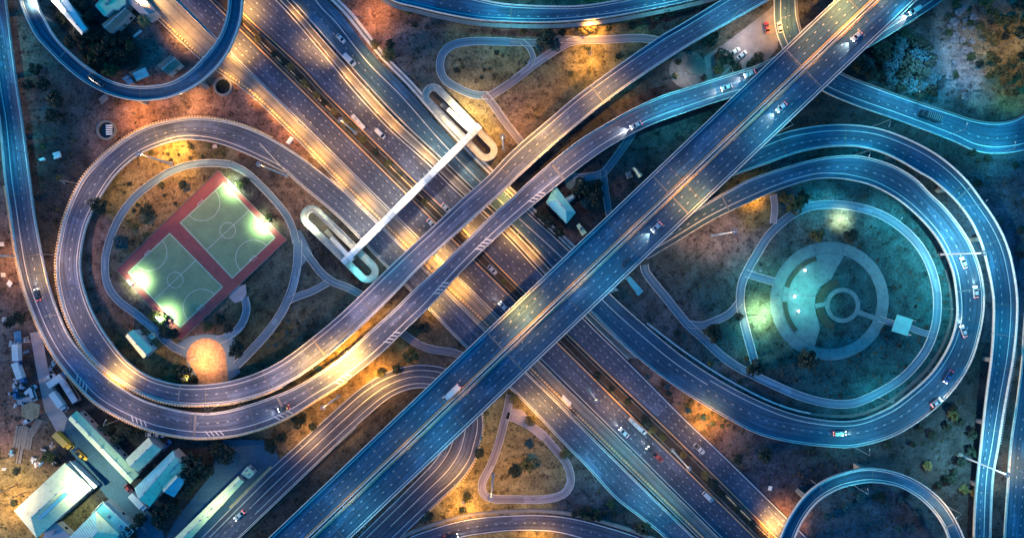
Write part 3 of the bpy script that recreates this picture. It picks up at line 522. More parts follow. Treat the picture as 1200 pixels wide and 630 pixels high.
def ground_mat():
    m = bpy.data.materials.new('ground_soil'); m.use_nodes = True; t = m.node_tree; b = t.nodes['Principled BSDF']; N = t.nodes.new; L = t.links.new
    b.inputs['Roughness'].default_value = .95; b.inputs['Specular IOR Level'].default_value = .15
    a = N('ShaderNodeAttribute'); a.attribute_name = 'soil'; g = N('ShaderNodeNewGeometry')
    def noise(sc, d, ro):
        n = N('ShaderNodeTexNoise'); n.inputs['Scale'].default_value = sc; n.inputs['Detail'].default_value = d; n.inputs['Roughness'].default_value = ro; L(g.outputs['Position'], n.inputs['Vector']); return n.outputs[0]
    def rng(s, lo, hi):
        r = N('ShaderNodeMapRange'); r.inputs[1].default_value = .3; r.inputs[2].default_value = .7; r.inputs[3].default_value = lo; r.inputs[4].default_value = hi; L(s, r.inputs[0]); return r.outputs[0]
    mu = N('ShaderNodeMath'); mu.operation = 'MULTIPLY'; L(rng(noise(1.1, 8, .8), .25, 1.75), mu.inputs[0]); L(rng(noise(.16, 5, .65), .5, 1.45), mu.inputs[1])
    cl = N('ShaderNodeMapRange'); cl.inputs[1].default_value = .53; cl.inputs[2].default_value = .63; cl.inputs[3].default_value = 1.0; cl.inputs[4].default_value = .34; L(noise(.33, 7, .7), cl.inputs[0])
    m0 = mu; mu = N('ShaderNodeMath'); mu.operation = 'MULTIPLY'; L(m0.outputs[0], mu.inputs[0]); L(cl.outputs[0], mu.inputs[1])
    s = N('ShaderNodeVectorMath'); s.operation = 'SCALE'; L(a.outputs['Color'], s.inputs[0]); L(mu.outputs[0], s.inputs['Scale'])
    L(s.outputs[0], b.inputs['Base Color'])
    bp = N('ShaderNodeBump'); bp.inputs['Strength'].default_value = .9; bp.inputs['Distance'].default_value = .35; L(noise(.8, 6, .7), bp.inputs['Height']); L(bp.outputs[0], b.inputs['Normal'])
    return m
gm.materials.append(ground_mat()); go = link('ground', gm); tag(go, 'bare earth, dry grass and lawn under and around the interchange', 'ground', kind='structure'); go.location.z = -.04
# ------------------------------------------------------------------ sports courts
def poly_sheet(name, pts, z, m, parent, h=.05):
    mb = MB(); q = [P(x, y, z) for x, y in pts]; mb.prism([(p.x, p.y) for p in q], z-h, z); return mb.build(name, M[m], parent)
def pline(pts, wd, z, name, m, parent, closed=False):
    mb = MB(); q = [P(x, y, z) for x, y in pts]
    if closed: q.append(q[0])
    for a, b in zip(q, q[1:]):
        d = (b-a); d.normalize(); n = Vector((-d.y, d.x, 0))*wd/2; e = d*wd*.4
        mb.quad(a-n-e, b-n+e, b+n+e, a+n-e)
    o = mb.build(name, M[m], parent)
    if mb.v and o.data.polygons[0].normal.z < 0: o.data.flip_normals()
    return o
RED_Q = [(256, 199.5), (136, 316), (212, 398.5), (336, 281)]
c0 = P(236, 300); sc = empty('sports_court', (0, 0, 0), 0, 'pair of green courts on red surround inside the left loop', 'sports court')
poly_sheet('court_surround', RED_Q, .2, 'court_red', sc); ALL_POLY.append(RED_Q); GROUND_POLY.append(RED_Q)
def court(t, l, b, r):
    """four corners: t-r and l-b are the long sides"""
    g = poly_sheet('court_surface', [t, l, b, r], .235, 'court', sc)
    lerp = lambda p, q, k: (p[0]+(q[0]-p[0])*k, p[1]+(q[1]-p[1])*k)
    def uvp(u, v): return lerp(lerp(t, r, u), lerp(l, b, u), v)
    pline([uvp(.012, .02), uvp(.988, .02), uvp(.988, .98), uvp(.012, .98)], .2, .25, 'boundary_line', 'paint', g, True)
    pline([uvp(.5, .02), uvp(.5, .98)], .18, .25, 'halfway_line', 'paint', g)
    L = math.hypot(t[0]-r[0], t[1]-r[1]); W = math.hypot(t[0]-l[0], t[1]-l[1])
    rr = 9.2
    pline([uvp(.5+rr/L*math.cos(a), .5+rr/W*math.sin(a)) for a in [math.pi*2*i/28 for i in range(28)]], .18, .25, 'centre_circle', 'paint', g, True)
    ra = 21.0
    for s_, u0 in ((1, .012), (-1, .988)):
        pts = [uvp(u0+s_*ra/L*math.sin(a)*.98, .5-(.08)*0-ra/W*math.cos(a)*1.0) for a in [math.pi*i/20 for i in range(21)]]
        pline(pts, .18, .25, 'goal_area_line', 'paint', g)
        p, q = P(*uvp(u0, .45), .25), P(*uvp(u0, .55), .25); d = (q-p).normalized(); ou = Vector((-d.y, d.x, 0))
        mid = P(*uvp(.5, .5), .25)
        if ou.dot(mid-p) > 0: ou = -ou
        gl = empty('goal', (0, 0, 0), 0, 'white goal frame at the %s end of the %s court' % (('upper' if s_ > 0 else 'lower'), ('right' if t[0] > 230 else 'left')), 'goal', 'goals on the sports courts')
        m = MB()
        for a in (p, q): m.cyl((a.x, a.y, .25), (a.x, a.y, 2.3), .06, .06, 6)
        m.cyl((p.x, p.y, 2.3), (q.x, q.y, 2.3), .06, .06, 6); m.build('goal_frame', M['white'], gl)
        m = MB()
        for a in (p, q): m.cyl((a.x, a.y, 2.3), (a.x+ou.x*.9, a.y+ou.y*.9, .25), .03, .03, 5)
        m.cyl((p.x+ou.x*.9, p.y+ou.y*.9, .27), (q.x+ou.x*.9, q.y+ou.y*.9, .27), .03, .03, 5); m.build('back_stay', M['white'], gl)
court((262, 213), (210, 261), (272, 327), (323.5, 278.5))
court((199, 272), (149, 319), (211, 384.5), (262, 336))
# low kerb wall round the courts
m = MB(); q = [P(x, y, .2) for x, y in RED_Q]
for a, b in zip(q, q[1:]+q[:1]):
    d = (b-a).normalized(); n = Vector((-d.y, d.x, 0)); cc = (a+b)/2; m.obox(cc, d, n, (b-a).length/2-.1, .1, 0, .45)
m.build('court_kerb', M['conc'], sc)
# ------------------------------------------------------------------ round square in the eastern park
def ring_sector(name, cx, cy, r0, r1, a0, a1, z, m, parent=None, h=.1, n=40):
    mb = MB(); n = max(4, int(n*(a1-a0)/360))
    for i in range(n):
        t0, t1 = R(a0+(a1-a0)*i/n), R(a0+(a1-a0)*(i+1)/n)
        q = [P(cx+r*math.cos(t), cy-r*math.sin(t), z) for r, t in ((r0, t0), (r1, t0), (r1, t1), (r0, t1))]
        mb.hexa([(p.x, p.y, z-h) for p in q], [(p.x, p.y, z) for p in q])
    return mb.build(name, M[m], parent)
PC = (972, 352.5)
pz = ring_sector('round_square', *PC, 56.4, 69.2, 0, 360, .1, 'conc', n=72); tag(pz, 'round paved square with a filled western half and ring walk', 'square', kind='structure')
for k in range(24): ring_sector('paving_slab', *PC, 56, 69.5, k*15+.25, k*15+14.75, .16+.004*(k % 3), 'plaza', pz, n=96)
FILL = [(PC[0]+55.6*math.cos(R(a)), PC[1]-55.6*math.sin(R(a))) for a in range(72, 254, 6)]+[(955, 405), (961, 384), (957, 370), (954.5, 358), (956, 345), (961, 336), (974, 327), (981, 313)]
mb = MB(); q = [P(x, y, .15) for x, y in FILL]; mb.prism([(p.x, p.y) for p in q], .02, .15); mb.build('filled_paving', M['plaza'], pz)
ring_sector('inner_ring', 987.5, 357.5, 15.5, 20.5, 0, 360, .18, 'plaza', pz, n=48)
for k, (a0, a1) in enumerate(((107, 162), (181, 222))):
    s_ = ring_sector('planting_bed', *PC, 49.5, 54.5, a0, a1, .4, 'hedge', None, .5, n=60); tag(s_, 'curved dark planting bed on the %s of the round square' % ('upper left' if k == 0 else 'lower left'), 'planting bed')
for pts in ([(955, 356), (968, 353), (969, 358), (956, 361)], [(1004, 362), (1030, 371), (1028, 376), (1003, 368)]):
    poly_sheet('paving', pts, .185, 'plaza', pz)
for a0, a1, lb in ((100, 172, 'curved dark hedge above the small inner ring'), (188, 250, 'curved dark hedge below the small inner ring')):
    s_ = ring_sector('planting_bed', 987.5, 357.5, 23, 31, a0, a1, .35, 'hedge', None, .4, n=60); tag(s_, lb, 'planting bed')
ALL_POLY.append([(PC[0]+69*math.cos(t*.3), PC[1]+69*math.sin(t*.3)) for t in range(21)])
for x, y in ((929.5, 347), (934, 364), (941.5, 316.5)):
    p = P(x, y, .17); e = empty('park_light', tuple(p), 0, 'small white globe light on the filled half of the round square, %s' % {929.5: 'the middle one', 934: 'the lowest one', 941.5: 'the uppermost one'}[x], 'park light', 'globe lights on the round square')
    m = MB(); m.cyl((0, 0, 0), (0, 0, 1.1), .08, .06); m.build('pole', M['steel'], e)
    m = MB(); m.loft([[(r*math.cos(a*math.pi/4), r*math.sin(a*math.pi/4), zz) for a in range(8)] for r, zz in ((.15, 1.1), (.4, 1.3), (.42, 1.5), (.2, 1.75))]); m.build('globe', M['lampcool'], e)
# pavilion
pv = [(1051.7, 368.3), (1070, 374.2), (1063.5, 393.4), (1045, 387.5)]
e = empty('pavilion', tuple(P(1057.5, 381)), 0, 'small square flat roofed teal pavilion on the park path', 'pavilion'); e.location = (0, 0, 0)
def roof_slab(pts, z, h, name, m, parent, grow=0): 
    mb = MB(); q = [P(x, y, z) for x, y in pts]; c = sum(q, Vector())/len(q); q = [c+(p-c)*(1+grow) for p in q]
    mb.prism([(p.x, p.y) for p in q], z-h, z); return mb.build(name, M[m], parent)
roof_slab(pv, 3.2, .25, 'roof', 'mint', e)
for x, y in pv:
    p = P(1057.5+(x-1057.5)*.85, 381+(y-381)*.85, 0); m = MB(); m.cyl((p.x, p.y, 0), (p.x, p.y, 3), .12, .12); m.build('post', M['white'], e)
m = MB(); q = [P(1057.5+(x-1057.5)*.9, 381+(y-381)*.9, .2) for x, y in pv]; m.prism([(p.x, p.y) for p in q], 0, .2); m.build('floor', M['plaza'], e)
# ------------------------------------------------------------------ footbridge with two capsule shaped stair ramps
def capsule(x0, y0, x1, y1, r, n=10):
    a = math.atan2(y1-y0, x1-x0); pts = []
    for i in range(n+1): t = a+math.pi/2+math.pi*i/n; pts.append((x0+r*math.cos(t), y0+r*math.sin(t)))
    for i in range(n+1): t = a-math.pi/2+math.pi*i/n; pts.append((x1+r*math.cos(t), y1+r*math.sin(t)))
    return pts
def stair_ramp(x0, y0, x1, y1, label, m, sx0, sx1):
    e = empty('stair_ramp', (0, 0, 0), 0, label, 'stair ramp', 'capsule shaped ramps at the footbridge ends'); z = 5.2
    outer, inner = capsule(x0, y0, x1, y1, 13.2), capsule(x0, y0, x1, y1, 5.2)
    mb = MB(); n = len(outer)
    for i in range(n):
        j = (i+1) % n; q = [P(*p, z) for p in (inner[i], inner[j], outer[j], outer[i])]
        mb.hexa([(p.x, p.y, z-.35) for p in q], [(p.x, p.y, z) for p in q])
    mb.build('walkway', M[m], e)
    for pts, nm in ((outer, 'outer_railing'), (inner, 'inner_railing')):
        mb = MB(); rings = []
        cx, cy = (x0+x1)/2, (y0+y1)/2
        for i in range(n+1):
            p = P(*pts[i % n], z); q = P(cx+(pts[i % n][0]-cx)*.985, cy+(pts[i % n][1]-cy)*.985, z); d = (q-p).normalized()*.18*(1 if nm == 'outer_railing' else -1)
            rings.append([p, p+d, p+d+Vector((0, 0, 1)), p+Vector((0, 0, 1))])
        mb.loft(rings, cap=False); mb.build(nm, M['stair_conc'], e)
    mb = MB(); q = [P(*p, .25) for p in capsule(x0, y0, x1, y1, 13.6)]; mb.prism([(p.x, p.y) for p in q], 0, .25); mb.build('base', M['soil'], e)
    ALL_POLY.append(capsule(x0, y0, x1, y1, 17))
    for k in range(5):
        t = k/4
        for s_ in (-1, 1):
            dx, dy = (x1-x0), (y1-y0); L = math.hypot(dx, dy); p = P(x0+dx*t-dy/L*9.5*s_, y0+dy*t+dx/L*9.5*s_, 0); mb = MB(); mb.cyl((p.x, p.y, .2), (p.x, p.y, z-.3), .25, .25); mb.build('column', M['conc'], e)
    # covered stair flight inside the slot
    a = P(x0+(x1-x0)*sx0, y0+(y1-y0)*sx0, 0); b = P(x0+(x1-x0)*sx1, y0+(y1-y0)*sx1, 0); d = (b-a).normalized(); nn = Vector((-d.y, d.x, 0)); L = (b-a).length
    mb = MB(); N_ = 16
    for k in range(N_):
        c = a+d*(L*(k+.5)/N_); zz = .3+(z-.4)*(k+1)/N_; mb.obox(Vector((c.x, c.y, 0)), d, nn, L/N_/2, .9, zz-.5, zz)
    mb.build('stairs', M['conc'], e)
    mb = MB(); N_ = 8
    for k in range(N_):
        c = a+d*(L*(.25+.75*(k+.5)/N_)); zz = .3+(z-.4)*(.25+.75*(k+.5)/N_)+2.4; mb.obox(Vector((c.x, c.y, 0)), d, nn, L*.75/N_/2+.05, .8, zz, zz+.12)
    mb.build('stair_canopy', M['white'], e)
    return e
stair_ramp(508, 112, 570, 176, 'cream capsule shaped stair ramp at the upper end of the footbridge', 'stair_conc', .15, .72)
stair_ramp(366, 254, 431, 318, 'greenish capsule shaped stair ramp at the lower end of the footbridge', 'stair_conc', .25, .8)
e = empty('footbridge', (0, 0, 0), 0, 'long white covered footbridge crossing the highway and frontage ramp', 'footbridge')
a, b = P(403, 308, 6), P(563, 148, 6); d = (b-a).normalized(); nn = Vector((-d.y, d.x, 0)); c = (a+b)/2; L = (b-a).length
m = MB(); m.obox(Vector((c.x, c.y, 0)), d, nn, L/2, 1.15, 5.0, 5.35); m.build('deck', M['conc'], e)
NP = 30
pm = None
for k in range(NP):
    cc = a+d*(L*(k+.5)/NP); m = MB(); hl = L/NP/2-.07
    for s_ in (-1, 1):
        p0 = [cc-d*hl, cc+d*hl]; o0 = nn*(1.25*s_)
        m.hexa([(p0[0]+o0*f+Vector((0, 0, zz))).to_tuple() if False else tuple(Vector((0, 0, zz))+Vector((pp.x, pp.y, 0))+o0*f) for pp, f, zz in ((p0[0], 0, 8.2), (p0[1], 0, 8.2), (p0[1], 1, 7.9), (p0[0], 1, 7.9))][::s_],
               [tuple(Vector((0, 0, zz))+Vector((pp.x, pp.y, 0))+o0*f) for pp, f, zz in ((p0[0], 0, 8.28), (p0[1], 0, 8.28), (p0[1], 1, 7.98), (p0[0], 1, 7.98))][::s_])
    m.build('roof_panel', M['white' if (k*7) % 5 > 1 else 'white_b'], e)
for s_ in (-1, 1):
    m = MB(); m.obox(Vector((c.x, c.y, 0))+nn*1.1*s_, d, nn, L/2, .05, 5.35, 6.4); m.build('railing', M['steel'], e)
    for k in range(14):
        cc = a+d*(L*(k+.5)/14)+nn*1.1*s_; m = MB(); m.cyl((cc.x, cc.y, 5.3), (cc.x, cc.y, 8), .06, .06, 6); m.build('post', M['white'], e)
for x, y in ((434, 277), (515, 196), (476, 235)):
    p = P(x, y, 0); m = MB(); m.obox(Vector((p.x, p.y, 0)), d, nn, .5, .9, 0, 5); m.build('pier', M['conc'], e)
# ------------------------------------------------------------------ buildings
def gable(name, pts, ze, zr, roof, wallm, label, cat, hip=0.0, axis=None, ribs=True, group=None, roof2=None):
    """pts: the four eave corners as seen in the picture, ridge along side 0-1 (axis 0) or 1-2 (axis 1)"""
    e = empty(name, (0, 0, 0), 0, label, cat, group); q = [P(x, y, ze) for x, y in pts]
    ar = sum(q[i].x*q[(i+1) % 4].y-q[(i+1) % 4].x*q[i].y for i in range(4))
    if ar < 0: q = q[::-1]
    if axis is None: axis = 0 if (q[1]-q[0]).length >= (q[2]-q[1]).length else 1
    if axis: q = q[1:]+q[:1]
    c = sum(q, Vector())/4; ins = [c+(p-c)*.95 for p in q]
    m = MB(); m.prism([(p.x, p.y) for p in ins], -.1, ze-.05); m.build('wall', M[wallm], e)
    ra, rb = (q[0]+q[3])/2, (q[1]+q[2])/2; dr = rb-ra
    up = Vector((0, 0, zr-ze)); r0 = ra+dr*hip+up; r1 = rb-dr*hip+up; th = Vector((0, 0, -.12))
    def slope(pp, nm='roof_slope', mt=roof):
        m = MB(); n = len(pp); m.v += [tuple(p) for p in pp]+[tuple(p+th) for p in pp]; m.f += [tuple(range(n)), tuple(reversed(range(n, 2*n)))]+[(i, n+i, n+(i+1) % n, (i+1) % n) for i in range(n)]
        return m.build(nm, M[mt], e)
    s1 = slope([q[0], q[1], r1, r0]); s2 = slope([q[2], q[3], r0, r1], mt=roof2 or roof)
    if hip > 0: slope([q[1], q[2], r1]); slope([q[3], q[0], r0])
    else:
        for p, pp, rr in ((q[0], q[3], r0), (q[2], q[1], r1)):
            m = MB(); k = .97; m.tri(c+(p-c)*k, c+(rr-c)*k, c+(pp-c)*k); g = m.build('gable_wall', M[wallm], e)
    if ribs:
        for s_, (A0, A1, B1, B0) in ((s1, (q[0], q[1], r1, r0)), (s2, (q[2], q[3], r0, r1))):
            m = MB(); n = max(3, int((A1-A0).length/.9)); dd = (A1-A0).normalized()*.05
            for i in range(n):
                t = (i+.5)/n; p = A0.lerp(A1, t); r = B0.lerp(B1, t) if hip < .02 else B0.lerp(B1, min(1, max(0, (t-hip)/(1-2*hip))) )
                if hip >= .02:
                    k = min(1, t/hip, (1-t)/hip); r = p.lerp(r, k) if k < 1 else r
                    if k < 1:
                        perp = (B0.lerp(B1, .5)-A0.lerp(A1, .5)); r = p+perp*k
                z_ = Vector((0, 0, .05))
                m.hexa([p-dd, p+dd, r+dd, r-dd], [p-dd+z_, p+dd+z_, r+dd+z_, r-dd+z_])
            o = m.build('roof_rib', M[roof], s_); tag(o, kind='stuff')
    m = MB(); dn = (r1-r0).normalized(); n2 = Vector((-dn.y, dn.x, 0)); cc = (r0+r1)/2; m.obox(Vector((cc.x, cc.y, 0)), dn, n2, (r1-r0).length/2, .16, zr-.02, zr+.1); m.build('ridge_cap', M['conc_w'], e)
    for i in range(max(1, int((r1-r0).length/6))):
        c2 = r0.lerp(r1, (i+.5)/max(1, int((r1-r0).length/6))); m = MB(); m.cyl((c2.x, c2.y, zr), (c2.x, c2.y, zr+.55), .28, .34, 10); m.build('roof_vent', M['steel'], e)
    # windows and a door on the long walls
    for a, b in ((ins[0], ins[1]), (ins[2], ins[3])):
        dd = (b-a); Ln = dd.length; dd.normalize(); no = Vector((dd.y, -dd.x, 0)); n = max(1, int(Ln/3.5))
        for i in range(n):
            cc = a+dd*(Ln*(i+.5)/n)+no*.03; m = MB(); door = (i == n//2)
            m.obox(Vector((cc.x, cc.y, 0)), dd, no, .6, .06, 0 if door else .9, 2.1 if door else 2.0); m.build('door' if door else 'window', M['timber' if door else 'glass'], e)
    ALL_POLY.append(list(pts)); return e
def flatroof(name, pts, z, roof, wallm, label, cat, par=.35, group=None, canopy=False):
    e = empty(name, (0, 0, 0), 0, label, cat, group); q = [P(x, y, z) for x, y in pts]; c = sum(q, Vector())/len(q)
    if not canopy:
        m = MB(); ins = [c+(p-c)*.95 for p in q]; m.prism([(p.x, p.y) for p in ins], -.1, z-.2); m.build('wall', M[wallm], e)
    else:
        for p in q:
            pp = c+(p-c)*.88; m = MB(); m.cyl((pp.x, pp.y, 0), (pp.x, pp.y, z-.1), .09, .09, 6); m.build('post', M['steel'], e)
    m = MB(); m.prism([(p.x, p.y) for p in q], z-.2, z); m.build('roof', M[roof], e)
    if par:
        m = MB()
        for a, b in zip(q, q[1:]+q[:1]):
            d = (b-a).normalized(); n = Vector((-d.y, d.x, 0)); cc = (a+b)/2; m.obox(Vector((cc.x, cc.y, 0)), d, n, (b-a).length/2-.12, .1, z+.002, z+par)
        m.build('parapet', M['conc_w'], e)
    if not canopy:
        for k in range(2):
            u = Vector((rnd.uniform(-.5, .5), rnd.uniform(-.5, .5), 0)); c2 = c.lerp(q[k], .35)+u; m = MB(); m.obox(Vector((c2.x, c2.y, 0)), Vector((.8, .6, 0)), Vector((-.6, .8, 0)), .5, .35, z+.003, z+.6); m.build('air_conditioner', M['steel'], e)
    for i, (a, b) in enumerate(zip(q, q[1:]+q[:1])):
        if canopy: break
        if (b-a).length < 3: continue
        a, b = c+(a-c)*.95, c+(b-c)*.95; d = (b-a).normalized(); n = Vector((-d.y, d.x, 0)); cc = (a+b)/2; m = MB(); m.obox(Vector((cc.x, cc.y, 0)), d, n, .6, .05, .9, 2.1); m.build('window', M['glass'], e)
    ALL_POLY.append(list(pts)); return e
gable('long_shed', [(90, 481), (163, 556), (152.5, 566.5), (80, 491)], 4, 4.9, 'roof_g', 'wall', 'long narrow pale green shed running along the blue access road', 'shed')
gable('warehouse', [(174, 512), (189, 526), (162, 552.5), (147, 538)], 5, 6.4, 'roof_w', 'wall', 'small white roofed block between the long shed and the large house', 'warehouse')
h3 = gable('house', [(203, 527), (215, 539), (176, 593), (157.5, 571.6)], 5, 7.6, 'roof_w', 'wall', 'large house with a cream many sloped roof, shade tinted teal, beside dark trees', 'house', roof2='roof_t')  # teal slope: dusk shade on a white roof, put into the colour
def wing(e, pts, ze, zr, roof, roof2):
    q = [P(x, y, ze) for x, y in pts]; up = Vector((0, 0, zr-ze)); ra, rb = (q[0]+q[3])/2+up, (q[1]+q[2])/2+up; c = sum(q, Vector())/4
    m = MB(); m.prism([((c+(p-c)*.94).x, (c+(p-c)*.94).y) for p in q], -.1, ze-.05); m.build('wall', M['wall'], e)
    th = Vector((0, 0, -.12))
    for pp, mt in (([q[0], q[1], rb, ra], roof), ([q[2], q[3], ra, rb], roof2)):
        m = MB(); n = 4; m.v += [tuple(p) for p in pp]+[tuple(p+th) for p in pp]; m.f += [(0, 1, 2, 3), (7, 6, 5, 4)]+[(i, n+i, n+(i+1) % n, (i+1) % n) for i in range(n)]; m.build('roof_slope', M[mt], e)
    m = MB(); m.tri(q[1], q[2], rb-Vector((0, 0, .05))); m.build('gable_wall', M['wall'], e)
wing(h3, [(197, 549), (208, 538), (220, 544), (207, 558)], 4.6, 6.6, 'roof_t', 'roof_w')  # wing slopes too: teal stands in for shade on white sheet
wing(h3, [(186, 566), (204, 552), (218, 562), (204, 582)], 4.8, 6.9, 'roof_w', 'roof_t')
h4 = gable('warehouse', [(76, 542), (107.5, 572), (43, 630), (16.5, 598)], 7, 9.2, 'roof_w', 'wall', 'big cream hip roofed warehouse in the lower left corner', 'warehouse', hip=.18)
q = [P(x, y, 9.25) for x, y in ((75, 577), (79, 579), (48, 608), (44, 606))]; m = MB(); m.prism([(p.x, p.y) for p in q], 8.2, 9.6); m.build('roof_light', M['roof_t'], h4)
for k in range(4):
    q = [P(x, y, 7) for x, y in ((80+k*0, 540), (84, 543), (113, 570), (109, 573))]
m = MB(); m.prism([(p.x, p.y) for p in q], 6.2, 6.5); m.build('side_canopy', M['conc_w'], h4)
gable('warehouse', [(112, 598), (140, 626), (105, 665), (70, 640)], 6, 8.4, 'roof_w', 'wall', 'cream roofed warehouse with shade tinted teal, cut by the bottom edge', 'warehouse', hip=.2, roof2='roof_t')  # white roof, its shaded side coloured teal
flatroof('flat_roofed_block', [(121, 587), (157, 622), (143, 636), (108, 601)], 5, 'roof_t', 'wall', 'block with a sunken teal flat roof and pale parapet at the bottom edge', 'building', .6)
flatroof('lean_to', [(56, 617), (66, 612), (83, 628), (70, 645), (45, 640)], 3.5, 'steel', 'wall', 'grey corrugated lean to between two warehouses', 'lean to', 0)
gable('long_shed', [(279, 557.5), (286, 564), (213, 642), (192, 642)], 4, 4.8, 'roof_g', 'wall', 'long pale green shed beside the u turn road', 'shed')
flatroof('hut', [(290, 546), (298.5, 554), (292, 560.5), (282.5, 555)], 3.2, 'roof_g', 'wall', 'small pale green hut at the upper end of the long shed', 'hut', .15)
gable('long_shed', [(52, -8), (74, -8), (101.5, 34.5), (96, 41.5)], 4.5, 5.5, 'white', 'wall', 'long bright white shed inside the upper left ring', 'shed')
flatroof('house', [(112, 7), (125, -8), (149, -8), (147, 5), (138, 12), (133, 11), (123, 19.5)], 6, 'roof_g', 'wall', 'teal grey flat roofed house inside the upper left ring', 'house', .3)
gable('house', [(119, 29), (146, 7), (153, 14), (129, 39)], 4.5, 5.6, 'roof_r', 'wall', 'rust roofed wing beside the teal grey house', 'house')
gable('house', [(148, 1), (160, -12), (182, 14), (170, 22)], 5.5, 6.6, 'pink', 'wall', 'pinkish roofed house beside the brightest street lamp', 'house')
gable('shack', [(184, 77), (200, 64), (212, 75), (197, 88)], 3.2, 3.9, 'roof_r', 'wall', 'rusty shack near the inner side of the upper left ring', 'shack', roof2='timber')
flatroof('shack', [(143, 92), (150, 88), (157, 97), (150, 99)], 2.6, 'blue_tarp', 'timber', 'blue sheeted shack against the upper left ring', 'shack', 0)
flatroof('canopy', [(155, 86), (170, 79), (175, 89), (160, 95)], 2.4, 'roof_t', 'steel', 'teal open canopy beside the blue sheeted shack', 'canopy', 0, canopy=True)
gable('house', [(640, 237), (650.5, 217), (675, 249), (664, 262)], 4.5, 6.6, 'mint', 'wall', 'pale teal hip roofed house between the curved and wide viaducts', 'house', hip=.28, roof2='roof_t')
gable('porch', [(655, 236), (671, 227.5), (675, 231), (662, 241)], 3, 3.6, 'roof_t', 'wall', 'teal roofed porch beside the pale hip roofed house', 'porch')
flatroof('shed', [(675.5, 264), (679, 261.5), (688, 272.5), (683, 276)], 3, 'roof_g', 'wall', 'small teal shed tucked against the wide viaduct', 'shed', 0)
gable('shed', [(741.5, 196), (747, 199), (753.5, 205), (749, 208)], 3, 3.6, 'roof_g', 'wall', 'small teal shed in the dark ground beside the wide viaduct', 'shed')
flatroof('shed', [(733.5, 202), (739, 201), (742, 207), (736, 209)], 2.6, 'roof_r', 'wall', 'rust coloured little shed next to a small teal shed', 'shed', 0)
flatroof('bus_shelter', [(733, 326), (738, 323), (754, 341), (748, 346.5)], 3, 'roof_t', 'wall', 'long teal flat roof just below the wide viaduct', 'shelter', 0, canopy=True)
gable('hall', [(147, 394), (156, 386), (178.5, 410), (168, 420)], 4.5, 5.6, 'roof_w', 'wall', 'cream roofed hall between the loop ramp and the court path', 'hall')
flatroof('hut', [(173, 393), (178, 390), (182, 394), (177, 398)], 2.8, 'roof_w', 'wall', 'tiny cream hut at the corner of the cream roofed hall', 'hut', 0)
# round wells
def well(x, y, r, label, gate=False):
    e = empty('round_well', tuple(P(x, y)), 0, label, 'well', 'round concrete wells'); r *= PX; n = 28; m = MB()
    ring = lambda rr, zz: [(rr*math.cos(2*math.pi*i/n), rr*math.sin(2*math.pi*i/n), zz) for i in range(n)]
    m.loft([ring(r, -.1), ring(r, 1.0), ring(r*.8, 1.0), ring(r*.8, -.1)], cap=False); m.build('rim', M['conc'], e)
    m = MB(); m.loft([ring(r*.8, .2), ring(r*.5, .2), ring(.05, .2)], cap=False); m.build('water', M['water'], e)
    if gate:
        for k in range(5):
            m = MB(); m.box(r*.05, r*.65, -r*.5+k*r*.22, -r*.38+k*r*.22, .9, 1.5); m.build('pump_cover', M['white'], e)
    return e
well(262, 102, 11, 'dark round well beside the service strip'); well(126, 153, 11.5, 'round well with white pump covers on the orange earth', True)
e = empty('round_tank', tuple(P(812, 79)), 0, 'round dark tank in the pale paved yard', 'tank'); m = MB(); m.cyl((0, 0, 0), (0, 0, 1.6), 3.0, 3.0, 24); m.build('shell', M['dark_conc'], e); m = MB(); m.cyl((0, 0, 1.6), (0, 0, 2.1), 2.9, .4, 24); m.build('lid', M['tank'], e)
# ------------------------------------------------------------------ trees
def leaf_mat(name, col):
    m = mat(name, col, .75, .5, .9); m.node_tree.nodes['Principled BSDF'].inputs['Specular IOR Level'].default_value = .2; return m
LEAF = [leaf_mat('leaf_dark', (.022, .034, .024)), leaf_mat('leaf_green', (.05, .075, .03)), leaf_mat('leaf_olive', (.085, .085, .03)), leaf_mat('leaf_ochre', (.15, .115, .04)), leaf_mat('leaf_pale', (.26, .25, .25)), leaf_mat('leaf_teal', (.025, .075, .085))]
def crown_mesh(seed, n=700, lobes=7):
    r = random.Random(seed); L = [(Vector((0, 0, .75)), .6)]
    for k in range(lobes):
        a = 2*math.pi*(k+r.random()*.7)/lobes; d = .38+.3*r.random(); L.append((Vector((d*math.cos(a), d*math.sin(a), .45+.5*r.random())), .28+.2*r.random()))
    m = MB()
    for i in range(n):
        c, rad = r.choice(L); v = Vector((r.gauss(0, 1), r.gauss(0, 1), r.gauss(0, 1))).normalized()
        p = c+Vector((v.x, v.y, v.z*.7))*rad*(.6+.42*r.random()**.5)
        s = .05+.06*r.random(); nrm = (v+Vector((r.gauss(0, .5), r.gauss(0, .5), .5+r.gauss(0, .4)))).normalized(); u = nrm.orthogonal().normalized(); q = nrm.cross(u); a = r.random()*6.28
        u, q = u*math.cos(a)+q*math.sin(a), q*math.cos(a)-u*math.sin(a)
        m.quad(p-u*s-q*s*.6, p+u*s*.3-q*s, p+u*s+q*s*.7, p-u*s*.4+q*s)
    return m
CR = {}
def crown(v, lm):
    if (v, lm) not in CR:
        base = CR.get(('b', v)) or crown_mesh(100+v, (700, 560, 620, 480, 760)[v % 5], 5+v % 4); CR[('b', v)] = base
        CR[(v, lm)] = base.mesh('crown', LEAF[lm])
    return CR[(v, lm)]
tm = MB(); tm.cyl((0, 0, -.1), (.03, .02, .5), .07, .045, 7)
for k in range(5):
    a = k*1.257; tm.cyl((.03, .02, .42), (.3*math.cos(a), .3*math.sin(a), .7), .03, .012, 5, False)
TRUNK = tm.mesh('trunk', M['trunk'])
